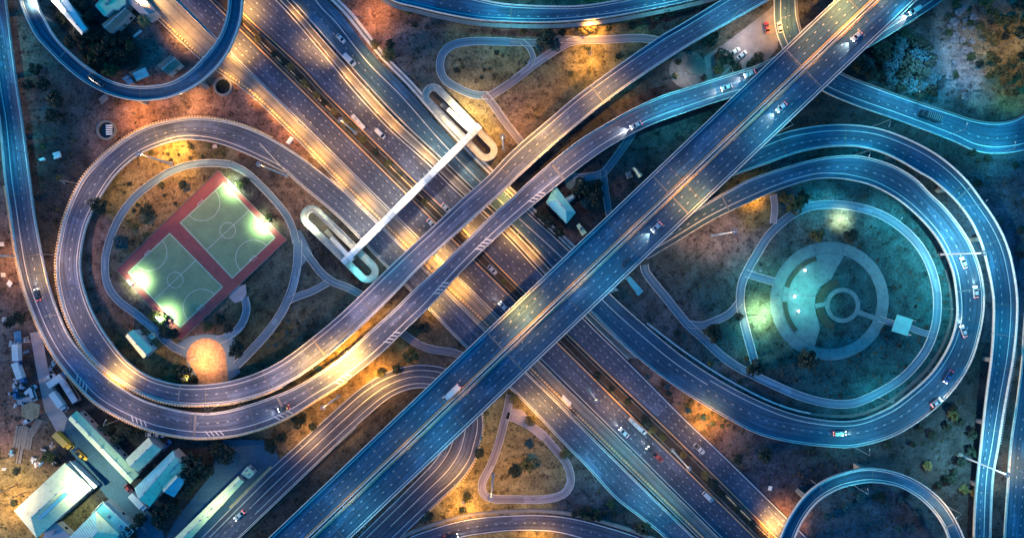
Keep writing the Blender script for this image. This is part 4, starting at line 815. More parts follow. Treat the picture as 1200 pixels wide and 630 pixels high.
def tree(x, y, dpx, lm, label, name='tree', group=None, cat='tree', tall=1.0):
    r = dpx*PX/2; e = empty(name, tuple(P(x, y)), rnd.random()*6.28, label, cat, group)
    if cat == 'shrub': tall = .55
    for nm, me in (('trunk', TRUNK), ('crown', crown(rnd.randrange(6), lm))):
        o = link(nm, me, e); o.scale = (r, r, r*(.9+.3*rnd.random())*tall*1.25)
    return e
T_ = [(358, 99, 12, 3, 'golden lit shrub in the median right of the upper left ring'), (341, 79, 10, 3, 'small golden shrub in the median near the top'), (405, 144, 13, 3, 'golden shrub in the median beside the white minibus'), (414, 150, 9, 2, 'small olive shrub in the median below the white minibus'),
 (456, 67, 17, 3, 'yellowish tree beside the service road near the top'), (440, 54, 12, 3, 'small yellowish tree above the service road'), (487, 31, 9, 0, 'small dark tree below the top road'), (480, 14, 15, 2, 'brownish tree touching the top road'), (458, 54, 11, 0, 'dark tree behind the yellowish tree near the top'),
 (640, 51, 24, 0, 'large dark tree between two paths near the top'), (650, 55, 15, 5, 'dark teal tree beside the large dark tree'), (633, 57, 12, 5, 'small teal tree at the left of the large dark tree'), (691, 35, 14, 3, 'bright yellow lit tree below the top road'), (685, 38, 12, 3, 'yellow lit tree left of the brightest one'), (740, 31, 11, 0, 'round dark shrub below the right end of the top road'), (767, 22, 17, 0, 'dark tree where the top road meets the viaduct'), (782, 16, 16, 0, 'dark tree under the right end of the top road'), (724, 67, 9, 0, 'lone dark shrub on the right of the ochre lawn'), (712, 34, 8, 2, 'small olive shrub below the top road'),
 (613, 37, 10, 2, 'first brownish tree in the row under the top road'), (641, 36, 12, 2, 'second brownish tree in the row under the top road'), (659, 39, 9, 0, 'dark tree in the row under the top road'), (680, 37, 9, 3, 'golden tree in the row under the top road'), (690, 58, 7, 2, 'tiny olive shrub at the top of the ochre lawn'), (669, 87, 8, 2, 'small olive shrub in the middle of the ochre lawn'), (690, 84, 7, 3, 'tiny golden shrub in the middle of the ochre lawn'),
 (845, 71, 25, 0, 'large black tree in the pale yard'), (860, 80, 15, 0, 'dark tree below the large black tree in the yard'), (840, 83, 13, 2, 'olive tree at the foot of the large black tree'), (827, 49, 20, 0, 'dark tree pressed against the curved viaduct in the yard'), (836, 43, 13, 0, 'smaller dark tree against the curved viaduct'), (886, 70, 14, 0, 'dark tree at the corner of the wide viaduct and the yard'), (878, 77, 11, 0, 'small dark tree above the curved viaduct end'),
 (177, 247, 16, 0, 'dark round tree in the ochre grass left of the courts'), (217, 217, 11, 0, 'small dark tree above the red court surround'), (147, 284, 18, 5, 'dark teal shrub left of the courts'), (120, 241, 20, 0, 'dark tree beside the loop ramp with a pale roof next to it'), (160, 265, 10, 2, 'brown shrub in the grass left of the courts'), (190, 217, 8, 2, 'brown shrub high in the grass left of the courts'),
 (183, 370, 14, 2, 'olive tree under the lower left floodlight'), (192, 374, 15, 1, 'bright lit green tree beside the lower left floodlight'), (198, 388, 17, 0, 'dark tree at the bottom corner of the courts'), (207, 390, 13, 0, 'second dark tree at the bottom corner of the courts'), (260, 373, 16, 0, 'dark round shrub between courts and sand playground'), (268, 384, 12, 0, 'dark shrub above the short curved path'), (245, 382, 12, 2, 'brown shrub above the sand playground'), (281, 408, 20, 0, 'dark tree in the tongue of grass beside the playground'), (222, 437, 23, 0, 'large dark tree at the left edge of the playground'), (212, 430, 15, 2, 'olive tree left of the playground'), (230, 443, 11, 0, 'small dark tree between playground and loop ramp'),
 (283, 217, 12, 1, 'lit green tree behind the upper right floodlight'), (317, 255, 12, 1, 'lit green tree behind the right floodlight'), (290, 212, 9, 0, 'dark tree above the upper right floodlight'),
 (353, 490, 19, 0, 'largest dark round bush on the ochre verge'), (332, 511, 12, 0, 'dark bush low on the ochre verge'), (320, 522, 15, 0, 'dark bush at the lower end of the ochre verge'), (367, 499, 10, 0, 'small dark bush beside the u turn road'), (499, 383, 13, 0, 'lone dark bush beside the crossing path'), (483, 416, 18, 2, 'brown bush above the u turn road'), (465, 432, 12, 0, 'dark bush at the top of the u turn road'), (447, 437, 11, 2, 'olive bush at the edge of the u turn road'),
 (622, 491, 14, 3, 'bright golden bush beside the pink pavement'), (602, 467, 13, 3, 'golden bush against the wide viaduct'), (620, 519, 12, 5, 'teal shrub at the top of the triangular lawn'), (757, 493, 13, 0, 'dark shrub in the median above the white minibus'), (764, 503, 10, 3, 'golden shrub in the lower median next to a dark one'), (735, 470, 9, 0, 'dark shrub high in the lower median'), (826, 556, 12, 3, 'golden shrub in the lower median near the masts'), (834, 566, 13, 0, 'dark shrub in the lower median'),
 (618, 542, 19, 2, 'brown round bush in the triangular lawn'), (603, 550, 15, 0, 'black bush in the triangular lawn'), (715, 589, 10, 1, 'green shrub at the edge of the frontage ramp'), (752, 616, 18, 0, 'dark tree at the bottom beside the frontage ramp'), (661, 531, 12, 3, 'orange bush on the outside of the loop path'), (548, 580, 14, 2, 'brown bush on the ochre grass by the u turn road'), (542, 597, 9, 0, 'small dark bush above the curved bottom road'), (503, 603, 12, 0, 'dark bush where the u turn and bottom roads meet'), (562, 530, 12, 0, 'dark bush beside the beaded railing'),
 (833, 389, 24, 0, 'dark tree in the small park triangle'), (866, 371, 11, 0, 'dark shrub on the straight left park path'), (882, 430, 23, 0, 'black tree at the fork of the park circle'), (943, 420, 25, 0, 'black tree on the lower rim of the round square'), (928, 240, 24, 2, 'brown tree at the top left of the park circle'), (938, 232, 16, 0, 'dark tree at the top of the park circle'), (955, 276, 17, 2, 'brown tree on the upper rim of the round square'), (993, 277, 18, 0, 'dark tree on the upper right rim of the round square'), (917, 232, 13, 3, 'golden bush beside the pink spur path'),
 (680, 222, 26, 0, 'large dark tree between the paths behind the house'), (695, 233, 24, 0, 'dark tree right of the house'), (686, 237, 16, 5, 'teal tinged tree behind the house porch'), (642, 259, 17, 0, 'dark tree below the left end of the house'), (632, 252, 13, 0, 'dark shrub between the house and the highway'), (700, 218, 14, 0, 'small dark tree beside the narrow path'), (655, 272, 14, 0, 'dark tree below the pale house'),
 (862, 536, 14, 0, 'dark bush beside the northern carriageway'), (893, 530, 20, 0, 'dark tree beyond the golden grass wedge'), (1140, 179, 9, 0, 'round dark bush below the upper right road'), (1157, 186, 9, 0, 'second round dark bush below the upper right road'), (1189, 194, 10, 0, 'third round dark bush near the right edge'), (1146, 188, 7, 0, 'tiny dark bush below the upper right road'),
 (233, 539, 28, 0, 'largest dark tree beside the large house'), (228, 559, 24, 0, 'dark tree right of the large house'), (244, 548, 22, 0, 'dark tree at the edge of the blue grey yard'), (222, 572, 20, 0, 'dark tree at the corner of the large house'), (268, 532, 24, 0, 'dark tree standing alone above the blue grey yard'), (258, 522, 18, 0, 'dark tree under the outer viaduct above the yard'), (205, 594, 20, 0, 'dark tree below the large house'), (191, 607, 20, 0, 'dark tree beside the lower access road'), (194, 596, 18, 0, 'smaller dark tree beside the lower access road'), (141, 533, 12, 0, 'small dark tree between the long shed and the small block'), (158, 619, 22, 0, 'dark tree at the bottom beside the flat roofed block'), (168, 606, 16, 0, 'dark tree beside the access road near the bottom'), (142, 510, 18, 0, 'dark tree behind the long shed'), (152, 500, 20, 0, 'dark tree under the outer viaduct behind the long shed'), (130, 497, 17, 0, 'dark tree at the upper end of the long shed'), (165, 505, 16, 0, 'dark tree above the small white roofed block'), (318, 517, 14, 0, 'dark tree at the corner of the yard and the verge'),
 (1112, 484, 14, 2, 'brown bush just outside the eastern loop'), (1092, 480, 9, 0, 'small dark bush just outside the eastern loop'), (1040, 520, 12, 0, 'dark bush below the eastern loop'), (1140, 575, 12, 3, 'golden brown bush beside the right edge road'), (1128, 572, 13, 2, 'brown bush in the dark ground near the right edge'), (1085, 545, 12, 3, 'reddish bush above the lower right ring'),
 (38, 102, 14, 0, 'dark bush right of the left edge viaduct'), (56, 100, 16, 0, 'dark bush on the purple earth at the left'), (72, 118, 22, 0, 'large dark bush on the purple earth at the left'), (45, 83, 15, 0, 'dark bush beside the upper left ring'), (66, 137, 18, 0, 'dark bush above the scattered white blocks'), (28, 372, 18, 0, 'dark tree at the upper end of the scrapyard'), (16, 378, 13, 0, 'dark tree at the left of the scrapyard'), (20, 552, 9, 0, 'dark shrub on the ochre grass at the lower left'), (17, 588, 9, 0, 'dark shrub on the ochre grass below'), (62, 533, 15, 2, 'brown tree beside the yellow trucks'), (70, 540, 12, 0, 'dark tree above the big cream warehouse')]
for (x, y, d_, lm, lb) in T_: tree(x, y, d_*1.08, lm, lb, 'shrub' if d_ < 14 and ('shrub' in lb or 'bush' in lb) else 'tree', 'trees and bushes around the interchange', 'shrub' if d_ < 14 and ('shrub' in lb or 'bush' in lb) else 'tree')
U_ = 'first second third fourth fifth sixth seventh eighth ninth'.split()
ORD = U_+'tenth eleventh twelfth thirteenth fourteenth fifteenth sixteenth seventeenth eighteenth nineteenth twentieth'.split()+['twenty '+u for u in U_]+['thirtieth']+['thirty '+u for u in U_]
def grove(cx, cy, rx, ry, n, d0, d1, lms, label, group, name='tree', cat='tree', mind=.55):
    pts = []; tries = 0
    while len(pts) < n and tries < 4000:
        tries += 1; a = rnd.random()*6.28; k = rnd.random()**.5; x, y = cx+rx*k*math.cos(a), cy+ry*k*math.sin(a); d_ = d0+(d1-d0)*rnd.random()
        if any(inpoly(x+dx, y+dy, g) for g in ALL_POLY for dx, dy in ((0, 0), (d_*.45, 0), (-d_*.45, 0), (0, d_*.45), (0, -d_*.45))): continue
        if any((x-u)**2+(y-v)**2 < (mind*(d_+w_)/2)**2 for u, v, w_ in pts): continue
        pts.append((x, y, d_))
    pts.sort()
    for k, (x, y, d_) in enumerate(pts):
        lb = '%s from the left %s' % (ORD[k], label.replace('one of the ', 'of the ', 1))
        tree(x, y, d_, rnd.choice(lms), lb, name, group, cat)
for x, y, d_, lm, lb in ((794, 74, 9, 0, 'small dark tree at the upper left rim of the round garden'), (791, 90, 8, 2, 'olive shrub at the lower left rim of the round garden'), (824, 92, 9, 0, 'small dark tree between the round garden and the curved viaduct'), (806, 63, 8, 5, 'teal shrub at the top rim of the round garden')): tree(x, y, d_, lm, lb, 'tree', 'trees and bushes around the interchange')
grove(122, 62, 42, 26, 26, 12, 20, (0, 0, 0, 1), 'one of the dark trees massed inside the upper left ring', 'dark trees inside the upper left ring')
grove(90, 20, 20, 16, 6, 10, 16, (0,), 'one of the dark trees beside the white shed in the ring', 'dark trees beside the white shed')
grove(1045, 85, 52, 45, 30, 13, 22, (0, 5, 0), 'one of the dark thicket trees beside the wide viaduct', 'dark thicket trees in the upper right')
grove(1125, 55, 18, 62, 34, 6, 12, (4, 4, 4, 1), 'one of the pale grey scrub bushes in the upper right', 'pale scrub bushes in the upper right', 'shrub', 'shrub', .45)
grove(1175, 50, 32, 65, 30, 9, 18, (3, 2, 2, 0), 'one of the brownish scrub trees in the upper right corner', 'brown scrub trees in the upper right corner')
grove(1108, 520, 42, 52, 13, 8, 15, (0,), 'one of the black trees outside the eastern loop', 'black trees outside the eastern loop')
grove(1170, 270, 60, 70, 12, 8, 14, (5, 0), 'one of the bluish bushes beyond the outer eastern loop', 'bluish bushes at the right edge', 'shrub', 'shrub')
grove(1025, 605, 62, 40, 14, 7, 14, (5, 0, 5), 'one of the bluish bushes inside the lower right ring', 'bluish bushes inside the lower right ring', 'shrub', 'shrub')
grove(692, 601, 30, 5, 9, 8, 12, (0, 0, 1), 'one of the dark hedge trees above the curved bottom road', 'hedge trees above the curved bottom road')
grove(830, 485, 40, 22, 16, 4, 8, (3, 2, 3), 'one of the golden tufts on the wedge beside the highway', 'golden tufts on the grass wedge', 'shrub', 'shrub', .7)
grove(205, 178, 60, 14, 18, 4, 8, (3, 2, 3, 0), 'one of the golden shrubs along the inner top of the left loop', 'golden shrubs along the loop ramp', 'shrub', 'shrub', .8)
grove(165, 250, 45, 45, 18, 3, 7, (2, 0, 2), 'one of the small brown shrubs in the grass left of the courts', 'small shrubs left of the courts', 'shrub', 'shrub', .9)
grove(340, 400, 60, 40, 14, 4, 9, (0, 5, 2), 'one of the dark low shrubs between the blue path and the viaduct', 'low shrubs below the blue path', 'shrub', 'shrub', .9)
grove(60, 200, 40, 70, 12, 4, 9, (0, 2), 'one of the low shrubs on dark earth beside the loop ramp', 'low shrubs left of the loop ramp', 'shrub', 'shrub', .9)
grove(560, 75, 35, 18, 7, 4, 8, (2, 0), 'one of the small shrubs on the round lawn at the top', 'small shrubs on the round lawn', 'shrub', 'shrub', .9)
grove(800, 440, 80, 60, 16, 4, 9, (2, 0, 5), 'one of the small shrubs between the eastern loop and the park', 'small shrubs between loop and park', 'shrub', 'shrub', .9)
grove(990, 380, 105, 95, 16, 3, 7, (5, 0), 'one of the small shrubs on the park lawn', 'small shrubs on the park lawn', 'shrub', 'shrub', .9)
for k, (x, y, d_, lm) in enumerate(((282, 27, 8, 0), (303, 46, 9, 3), (322, 64, 8, 0), (334, 74, 8, 0), (350, 91, 8, 0), (371, 112, 9, 3), (380, 121, 8, 0), (392, 131, 9, 3), (426, 164, 9, 2), (440, 178, 8, 0), (455, 192, 9, 2), (468, 205, 8, 0), (498, 236, 8, 3), (590, 330, 8, 2), (700, 440, 9, 0), (716, 456, 8, 0), (776, 512, 9, 2), (800, 532, 8, 3), (845, 578, 9, 0), (862, 594, 8, 0), (880, 612, 9, 0))):
    tree(x, y, d_*1.2, lm, '%s from the top of the low bushes planted along the highway median' % ORD[k], 'shrub', 'low bushes along the highway median', 'shrub')
# palm
e = empty('palm_tree', tuple(P(177, 31)), 0, 'golden lit palm tree beside the service strip at the top left', 'palm tree'); m = MB(); m.cyl((0, 0, 0), (.2, .1, 6), .22, .15, 8); m.build('trunk', M['trunk'], e)
for k in range(16):
    a = k*2.4; ln = 2.6+.8*rnd.random(); m = MB(); pr = None
    for j in range(6):
        t = j/5; c = Vector((.2+math.cos(a)*ln*t, .1+math.sin(a)*ln*t, 6+1.2*math.sin(t*2.2)-1.7*t*t)); s_ = Vector((-math.sin(a), math.cos(a), 0))*(.34*math.sin(math.pi*(.12+.85*t)))
        if pr: m.quad(pr[0]-pr[1]-Vector((0, 0, .12)), pr[0], c, c-s_-Vector((0, 0, .12))); m.quad(pr[0], pr[0]+pr[1]-Vector((0, 0, .12)), c+s_-Vector((0, 0, .12)), c)
        pr = (c, s_)
    m.build('frond', LEAF[3], e)
# grass tufts, stones and litter nobody could count
m = MB()
for i in range(16000):
    x, y = rnd.uniform(-5, 1205), rnd.uniform(-5, 635)
    if any(inpoly(x, y, g) for g in ALL_POLY): continue
    p = P(x, y); s_ = .18+.5*rnd.random()**2; k = rnd.random()*6.28
    if fbm(x*.07, y*.07, 31) < .47: continue
    for j in range(5):
        a = k+j*1.26; q = Vector((math.cos(a), math.sin(a), 0)); n = Vector((-q.y, q.x, 0))*.35
        m.tri(p+q*s_-n*s_, p+q*s_*.9+n*s_, p+q*s_*.2+Vector((0, 0, s_*(.7+.6*rnd.random()))))
o = m.build('ground_cover', leaf_mat('tuft', (.06, .055, .03))); tag(o, 'scattered low tufts and weeds over the open ground', 'ground cover', kind='stuff')
# ------------------------------------------------------------------ vehicles (front towards +x)
def car_parts(kind):
    W = .88; out = {}
    if kind == 'car': L0, L1 = -2.15, 2.15; prof = [(-2.15, .62, .72), (-2.05, .8, .86), (-1.4, .87, .92), (0, .89, .93), (1.1, .88, .9), (1.9, .8, .76), (2.15, .6, .62)]; gl = [(-1.75, .70, .92), (-1.05, .62, 1.42), (.3, .62, 1.45), (1.05, .72, .92)]
    elif kind == 'pickup': prof = [(-2.6, .8, .85), (-2.5, .88, .95), (-1.0, .9, .97), (.2, .9, .98), (1.4, .9, 1.0), (2.2, .84, .92), (2.5, .68, .8)]; gl = [(-.75, .76, .97), (-.45, .68, 1.6), (.55, .68, 1.62), (1.25, .76, .99)]
    else: prof = [(-2.4, .8, .95), (-2.3, .88, 1.1), (-1.0, .9, 1.15), (.8, .9, 1.12), (1.7, .88, 1.05), (2.3, .8, .9), (2.4, .68, .8)]; gl = [(-2.3, .78, 1.1), (-2.1, .74, 1.9), (1.0, .74, 1.92), (1.75, .78, 1.06)]
    m = MB(); m.loft([[(x, -w*.9, .3), (x, -w, .55), (x, -w*.97, h-.08), (x, -w*.84, h), (x, w*.84, h), (x, w*.97, h-.08), (x, w, .55), (x, w*.9, .3)] for x, w, h in prof])
    for s_ in (-1, 1): m.box(gl[3][0]-.35, gl[3][0]-.15, s_*.98-.1, s_*.98+.1, gl[3][2]+.02, gl[3][2]+.16)
    if kind == 'pickup':
        m.box(-2.5, -.8, -.88, -.78, .96, 1.14); m.box(-2.5, -.8, .78, .88, .96, 1.14); m.box(-2.55, -2.45, -.78, .78, .95, 1.14)
    out['body'] = m
    m = MB(); m.loft([[(x, -w-.02, h) if i in (0, 3) else (x, -w, h-.02), (x, w+.02, h) if i in (0, 3) else (x, w, h-.02)] + [(x, w, .8), (x, -w, .8)] for i, (x, w, h) in enumerate(gl)]); out['windows'] = m
    m = MB(); a, b = gl[1], gl[2]; m.hexa([(a[0]-.05, -a[1], a[2]-.03), (b[0]+.05, -b[1], b[2]-.03), (b[0]+.05, b[1], b[2]-.03), (a[0]-.05, a[1], a[2]-.03)], [(a[0], -a[1]*.92, a[2]+.04), (b[0], -b[1]*.92, b[2]+.04), (b[0], b[1]*.92, b[2]+.04), (a[0], a[1]*.92, a[2]+.04)]); out['roof'] = m
    w_ = []
    for x in ((-1.3, 1.3) if kind == 'car' else (-1.5, 1.55)):
        for s_ in (-1, 1): m = MB(); m.cyl((x, s_*.7, .33), (x, s_*.9, .33), .33, .33, 12); w_.append(m)
    out['wheel'] = w_; xf, hf = prof[-1][0], prof[-1][2]; xr, hr = prof[0][0], prof[0][2]
    out['headlight'] = []; out['tail_light'] = []
    for s_ in (-1, 1):
        m = MB(); m.box(xf-.3, xf+.03, s_*.55-.16, s_*.55+.16, hf-.16, hf+.05); out['headlight'].append(m)
        m = MB(); m.box(xr-.03, xr+.16, s_*.58-.15, s_*.58+.15, hr-.18, hr+.02); out['tail_light'].append(m)
    if kind == 'pickup': m = MB(); m.box(-2.4, -.85, -.76, .76, .7, .972); out['cargo_bed'] = m
    return out
PAINT = {}
def paint(c):
    if c not in PAINT:
        PAINT[c] = mat('car_paint', {'white': (.48, .48, .48), 'silver': (.4, .41, .43), 'dark': (.03, .033, .04), 'red': (.28, .03, .025), 'blue': (.04, .1, .25), 'cream': (.6, .52, .4)}[c], .3, .04, .5)
        PAINT[c].node_tree.nodes['Principled BSDF'].inputs['Coat Weight'].default_value = .6
    return PAINT[c]
VP = {}
def vehicle(kind, x, y, zb, head, col, label, lit=False, beam=0, tail=True, group=None, scale=1.0):
    # head: heading in degrees as seen in the picture (0 right, 90 up)
    group = group or 'vehicles on the roads'
    if kind not in VP:
        if kind in ('car', 'pickup', 'van'): pts = car_parts(kind)
        else:
            pts = {}; ln = 5.2 if kind == 'bus' else 4.2
            m = MB()
            if kind == 'bus':
                m.loft([[(xx, -w, .45), (xx, -w, 2.6), (xx, -w*.9, 2.95), (xx, w*.9, 2.95), (xx, w, 2.6), (xx, w, .45)] for xx, w in ((-ln, 1.15), (-ln+.15, 1.25), (ln-.3, 1.25), (ln, 1.1))]); pts['body'] = m
                m = MB(); m.box(-ln+.6, ln-.8, -1.275, -1.24, 1.3, 2.2); m.box(-ln+.6, ln-.8, 1.24, 1.275, 1.3, 2.2); m.box(ln-.14, ln+.02, -1.0, 1.0, 1.3, 2.4); pts['windows'] = m
                m = MB(); m.box(-3.2, -1.4, -.8, .8, 2.95, 3.2); m.box(.6, 1.6, -.6, .6, 2.95, 3.1); pts['roof_unit'] = m
            else:
                m.loft([[(xx, -w, .6), (xx, -w, h), (xx, -w*.85, h+.12), (xx, w*.85, h+.12), (xx, w, h), (xx, w, .6)] for xx, w, h in ((2.3, 1.1, 2.2), (3.5, 1.1, 2.2), (4.1, 1.05, 1.5), (4.25, 1.0, 1.1))]); pts['cab'] = m
                m = MB(); m.box(3.55, 4.15, -.95, .95, 1.5, 2.15); m.box(2.6, 3.4, -1.12, 1.12, 1.5, 2.05); pts['windows'] = m
                m = MB(); m.box(-4.2, 4.0, -.5, .5, .5, .8); pts['chassis'] = m
                m = MB(); m.box(-4.2, 2.15, -1.2, 1.2, .85, 3.0); pts['cargo_box'] = m
                m = MB(); [m.box(-4.0+k*.75, -3.94+k*.75, -1.18, 1.18, 3.0, 3.05) for k in range(8)]; pts['box_rib'] = m
            pts['wheel'] = []
            for xx in ((-3.2, 3.4) if kind == 'bus' else (-3.2, -2.2, 3.2)):
                for s_ in (-1, 1): m = MB(); m.cyl((xx, s_*.85, .48), (xx, s_*1.18, .48), .48, .48, 12); pts['wheel'].append(m)
            pts['headlight'] = []; pts['tail_light'] = []
            for s_ in (-1, 1):
                m = MB(); m.box(ln-.1, ln+.08, s_*.8-.18, s_*.8+.18, .75, 1.05); pts['headlight'].append(m)
                m = MB(); m.box(-ln-.06, -ln+.05, s_*.9-.15, s_*.9+.15, .9, 1.3); pts['tail_light'].append(m)
        VP[kind] = [(nm, mm.mesh(nm, M['white'])) for nm, ms in pts.items() for mm in (ms if isinstance(ms, list) else [ms])]
    e = empty({'car': 'car', 'pickup': 'pickup_truck', 'van': 'van', 'bus': 'bus', 'truck': 'box_truck'}[kind], tuple(P(x, y, zb)), R(head), label, {'car': 'car', 'pickup': 'pickup truck', 'van': 'van', 'bus': 'bus', 'truck': 'truck'}[kind], group); e.scale = (scale,)*3
    for nm, me in VP[kind]:
        o = link(nm, me, e); s0 = o.material_slots[0]; s0.link = 'OBJECT'
        s0.material = {'windows': M['glass'], 'wheel': M['tyre'], 'headlight': M['headl'] if lit else M['steel'], 'tail_light': M['taill'] if lit and tail else M['red'], 'chassis': M['dark'], 'roof_unit': M['steel'], 'cargo_bed': M['dark'], 'box_rib': M['conc_w']}.get(nm, paint(col) if nm != 'cargo_box' or col == 'dark' else M['white_b'])
    if beam:
        l = bpy.data.lights.new('beam_light', 'SPOT'); l.color = (1, .96, .8); l.energy = beam*.2; l.spot_size = R(75); l.spot_blend = .8; l.shadow_soft_size = .1; lo = bpy.data.objects.new('beam_light', l); C.objects.link(lo); lo.parent = e; lo.location = (2.6, 0, 1.1 if kind in ('car', 'pickup', 'van') else 1.6); lo.rotation_euler = Vector((1, 0, -.28)).to_track_quat('-Z', 'Y').to_euler()
    return e
DA, DH = math.degrees(math.atan2(1, 1.054)), -44.6          # the wide viaduct points up right, the highway down right
V_ = [('truck', 530, 459, 14, DA+180, 'white', 'white box truck beside the median on the lower wide viaduct', 1, 0, 1, None, .85), ('car', 1003, 43, 14, DA+180, 'white', 'white car with a bright headlight pool near the top of the wide viaduct', 1, 5000), ('car', 915, 126, 14, DA+180, 'white', 'white car with dark shadow above the eastern loops on the wide viaduct', 1, 5000), ('car', 769, 266, 14, DA+180, 'silver', 'silver car with lights on in the middle of the wide viaduct', 1, 4000), ('car', 734, 228+80, 14, DA, 'dark', 'dark car beside the median in the middle of the wide viaduct', 0, 0),
 ('car', 745, 147, 7, 207, 'white', 'white car with a yellow headlight pool on the lower curved viaduct', 1, 6000), ('car', 878, 87, 6.5, 205, 'white', 'white car just left of the wide viaduct on the lower curved viaduct', 1, 3000), ('car', 851, 103, 6.7, 200, 'white', 'second white car near the wide viaduct on the lower curved viaduct', 1, 2000), ('van', 1071, 13, 6.5, 213, 'white', 'white van with headlight glow in the upper right corner of the viaducts', 1, 6000), ('car', 333, 478, 6.5, 200, 'dark', 'dark car near the ochre verge on the lower curved viaduct', 1, 1500), ('car', 45, 345, 4, 105, 'dark', 'dark car alone on the left sweep of the outer viaduct', 1, 1200),
 ('van', 410, 71, .2, DH, 'white', 'long white van on the service road at the top', 0, 0, 1, None, 1.2), ('car', 400, 46, .2, DH, 'white', 'white car behind the long white van on the service road'), ('bus', 421, 144, .16, DH-4, 'white', 'white minibus beside the golden shrub on the northern carriageway', 0, 0, 1, None, .66), ('van', 446, 157, .16, DH, 'white', 'white van beside the median near the footbridge'), ('car', 523, 244, .16, DH, 'white', 'white car half hidden by the upper curved viaduct', 1, 600), ('car', 506, 262, .15, DH, 'white', 'white car at the edge of the upper curved viaduct', 1, 600), ('car', 590, 359, .15, 180+DH, 'white', 'white car with lit lamps coming out from under the wide viaduct', 1, 900), ('car', 577, 316, .16, DH, 'silver', 'silver car in the median gap between the viaducts'),
 ('bus', 744, 496, .16, DH, 'white', 'white minibus on the highway beside the golden shrub', 0, 0, 1, None, .62), ('car', 731, 506, .16, 180+DH, 'silver', 'silver car left of the white minibus on the highway', 1, 1500), ('car', 763, 528, .16, 180+DH, 'dark', 'dark car on the highway beside a red one', 1, 800), ('car', 771, 535, .16, DH, 'red', 'red car on the highway in front of the tall mast'), ('van', 829, 581, .16, DH, 'white', 'white van low on the highway'), ('pickup', 819, 525, .17, DH, 'white', 'white pickup truck with dark cargo bed on the northern carriageway'), ('car', 752, 503, .16, DH, 'white', 'white car close behind the white minibus on the highway'),
 ('car', 281, 603, .22, 222, 'silver', 'silver car at the lower left on the u turn road', 1, 500), ('pickup', 529, 627, .26, 10, 'dark', 'dark pickup truck on the curved road at the bottom', 1, 600), ('truck', 1087, 137, .28, 160, 'dark', 'dark truck with a long shadow on the upper right road', 0, 0), ('car', 898, 33, .15, 100, 'red', 'dark red car parked at the right of the pale yard'), ('car', 913, 33, .28, 100, 'white', 'white car on the pink road beside the pale yard'), ('car', 861, 61, .15, 33, 'white', 'upper white car parked in the pale yard'), ('car', 869, 65, .15, 40, 'white', 'lower white car parked in the pale yard'),
 ('car', 1142, 342, 3.2, 95, 'white', 'white car on the right flank of the inner eastern loop', 1, 2500), ('car', 1128, 388, 2.3, 110, 'white', 'white car farther down the inner eastern loop', 1, 2500), ('pickup', 1110, 441, 1.3, 240, 'blue', 'blue pickup truck with red rear lights on the inner eastern loop', 1, 0), ('car', 1096, 471, .8, 35, 'white', 'white car at the outer edge of the inner eastern loop', 1, 600), ('van', 983, 507, .25, 2, 'cream', 'cream van at the bottom of the inner eastern loop', 1, 1200), ('car', 1128, 308, 3.9, 110, 'white', 'white car under the leaning cyan mast', 1, 800),
 ('car', 110, 92, 9, 140, 'dark', 'dark car with teal roof at the lower left of the ring', 0, 0), ('car', 117, 97, 9, 145, 'dark', 'dark car just behind another on the upper left ring', 0, 0)]
for v in V_: vehicle(*v)
SY = 'vehicles and scrap in the lower left yard'
for v in [('truck', 78, 515, .05, -45, 'cream', 'yellow bodied truck parked above the big cream warehouse'), ('pickup', 97, 533, .05, -42, 'cream', 'yellow pickup truck parked nearer the access road'), ('truck', 73, 469, .05, -55, 'silver', 'grey truck with pale box standing in the scrapyard'), ('bus', 85, 456, .05, -58, 'silver', 'old silver bus under the outer viaduct'), ('truck', 72, 443, .05, 35, 'blue', 'blue truck under the outer viaduct in the scrapyard'), ('car', 60, 441, .05, 20, 'white', 'white car at the top of the scrapyard'), ('car', 68, 457, .05, -60, 'dark', 'dark car behind the grey truck in the scrapyard'), ('van', 38, 456, .05, 40, 'white', 'white van in the left part of the scrapyard'), ('van', 41, 462, .05, -70, 'white', 'second white van below the first in the scrapyard'), ('truck', 24, 415, .05, -88, 'blue', 'long blue truck at the left edge of the scrapyard'), ('truck', 27, 436, .05, -70, 'blue', 'second long blue truck below the first'), ('car', 34, 492, .05, 30, 'white', 'white car beside the orange canopy'), ('car', 20, 461, .05, 90, 'blue', 'blue car at the left of the scrapyard'), ('truck', 166, 586, .13, -47, 'white', 'white box truck on the lower access road'), ('car', 158, 579, .13, -47, 'silver', 'silver car above the white box truck on the access road'), ('car', 152, 572, .13, -47, 'red', 'small red car at the corner of the access road'), ('car', 178, 508, .05, 3, 'white', 'white car in the dark under the outer viaduct'), ('car', 187, 509, .05, -5, 'silver', 'silver car in the dark beside a white one'), ('pickup', 196, 521, .05, 48, 'blue', 'blue pickup truck behind the small white roofed block')]:
    o = vehicle(*v, group=SY)
    if 'yellow' in v[6]:
        for ch in o.children:
            if ch.name.split('.')[0] in ('cargo_box', 'body', 'cab', 'roof'): ch.material_slots[0].material = M['yellow']
flatroof('canopy', [(25, 476), (36, 470), (47, 474), (45, 488), (36, 492), (25, 487)], 3, 'sand', 'steel', 'orange lit canopy in the scrapyard', 'canopy', 0, canopy=True)
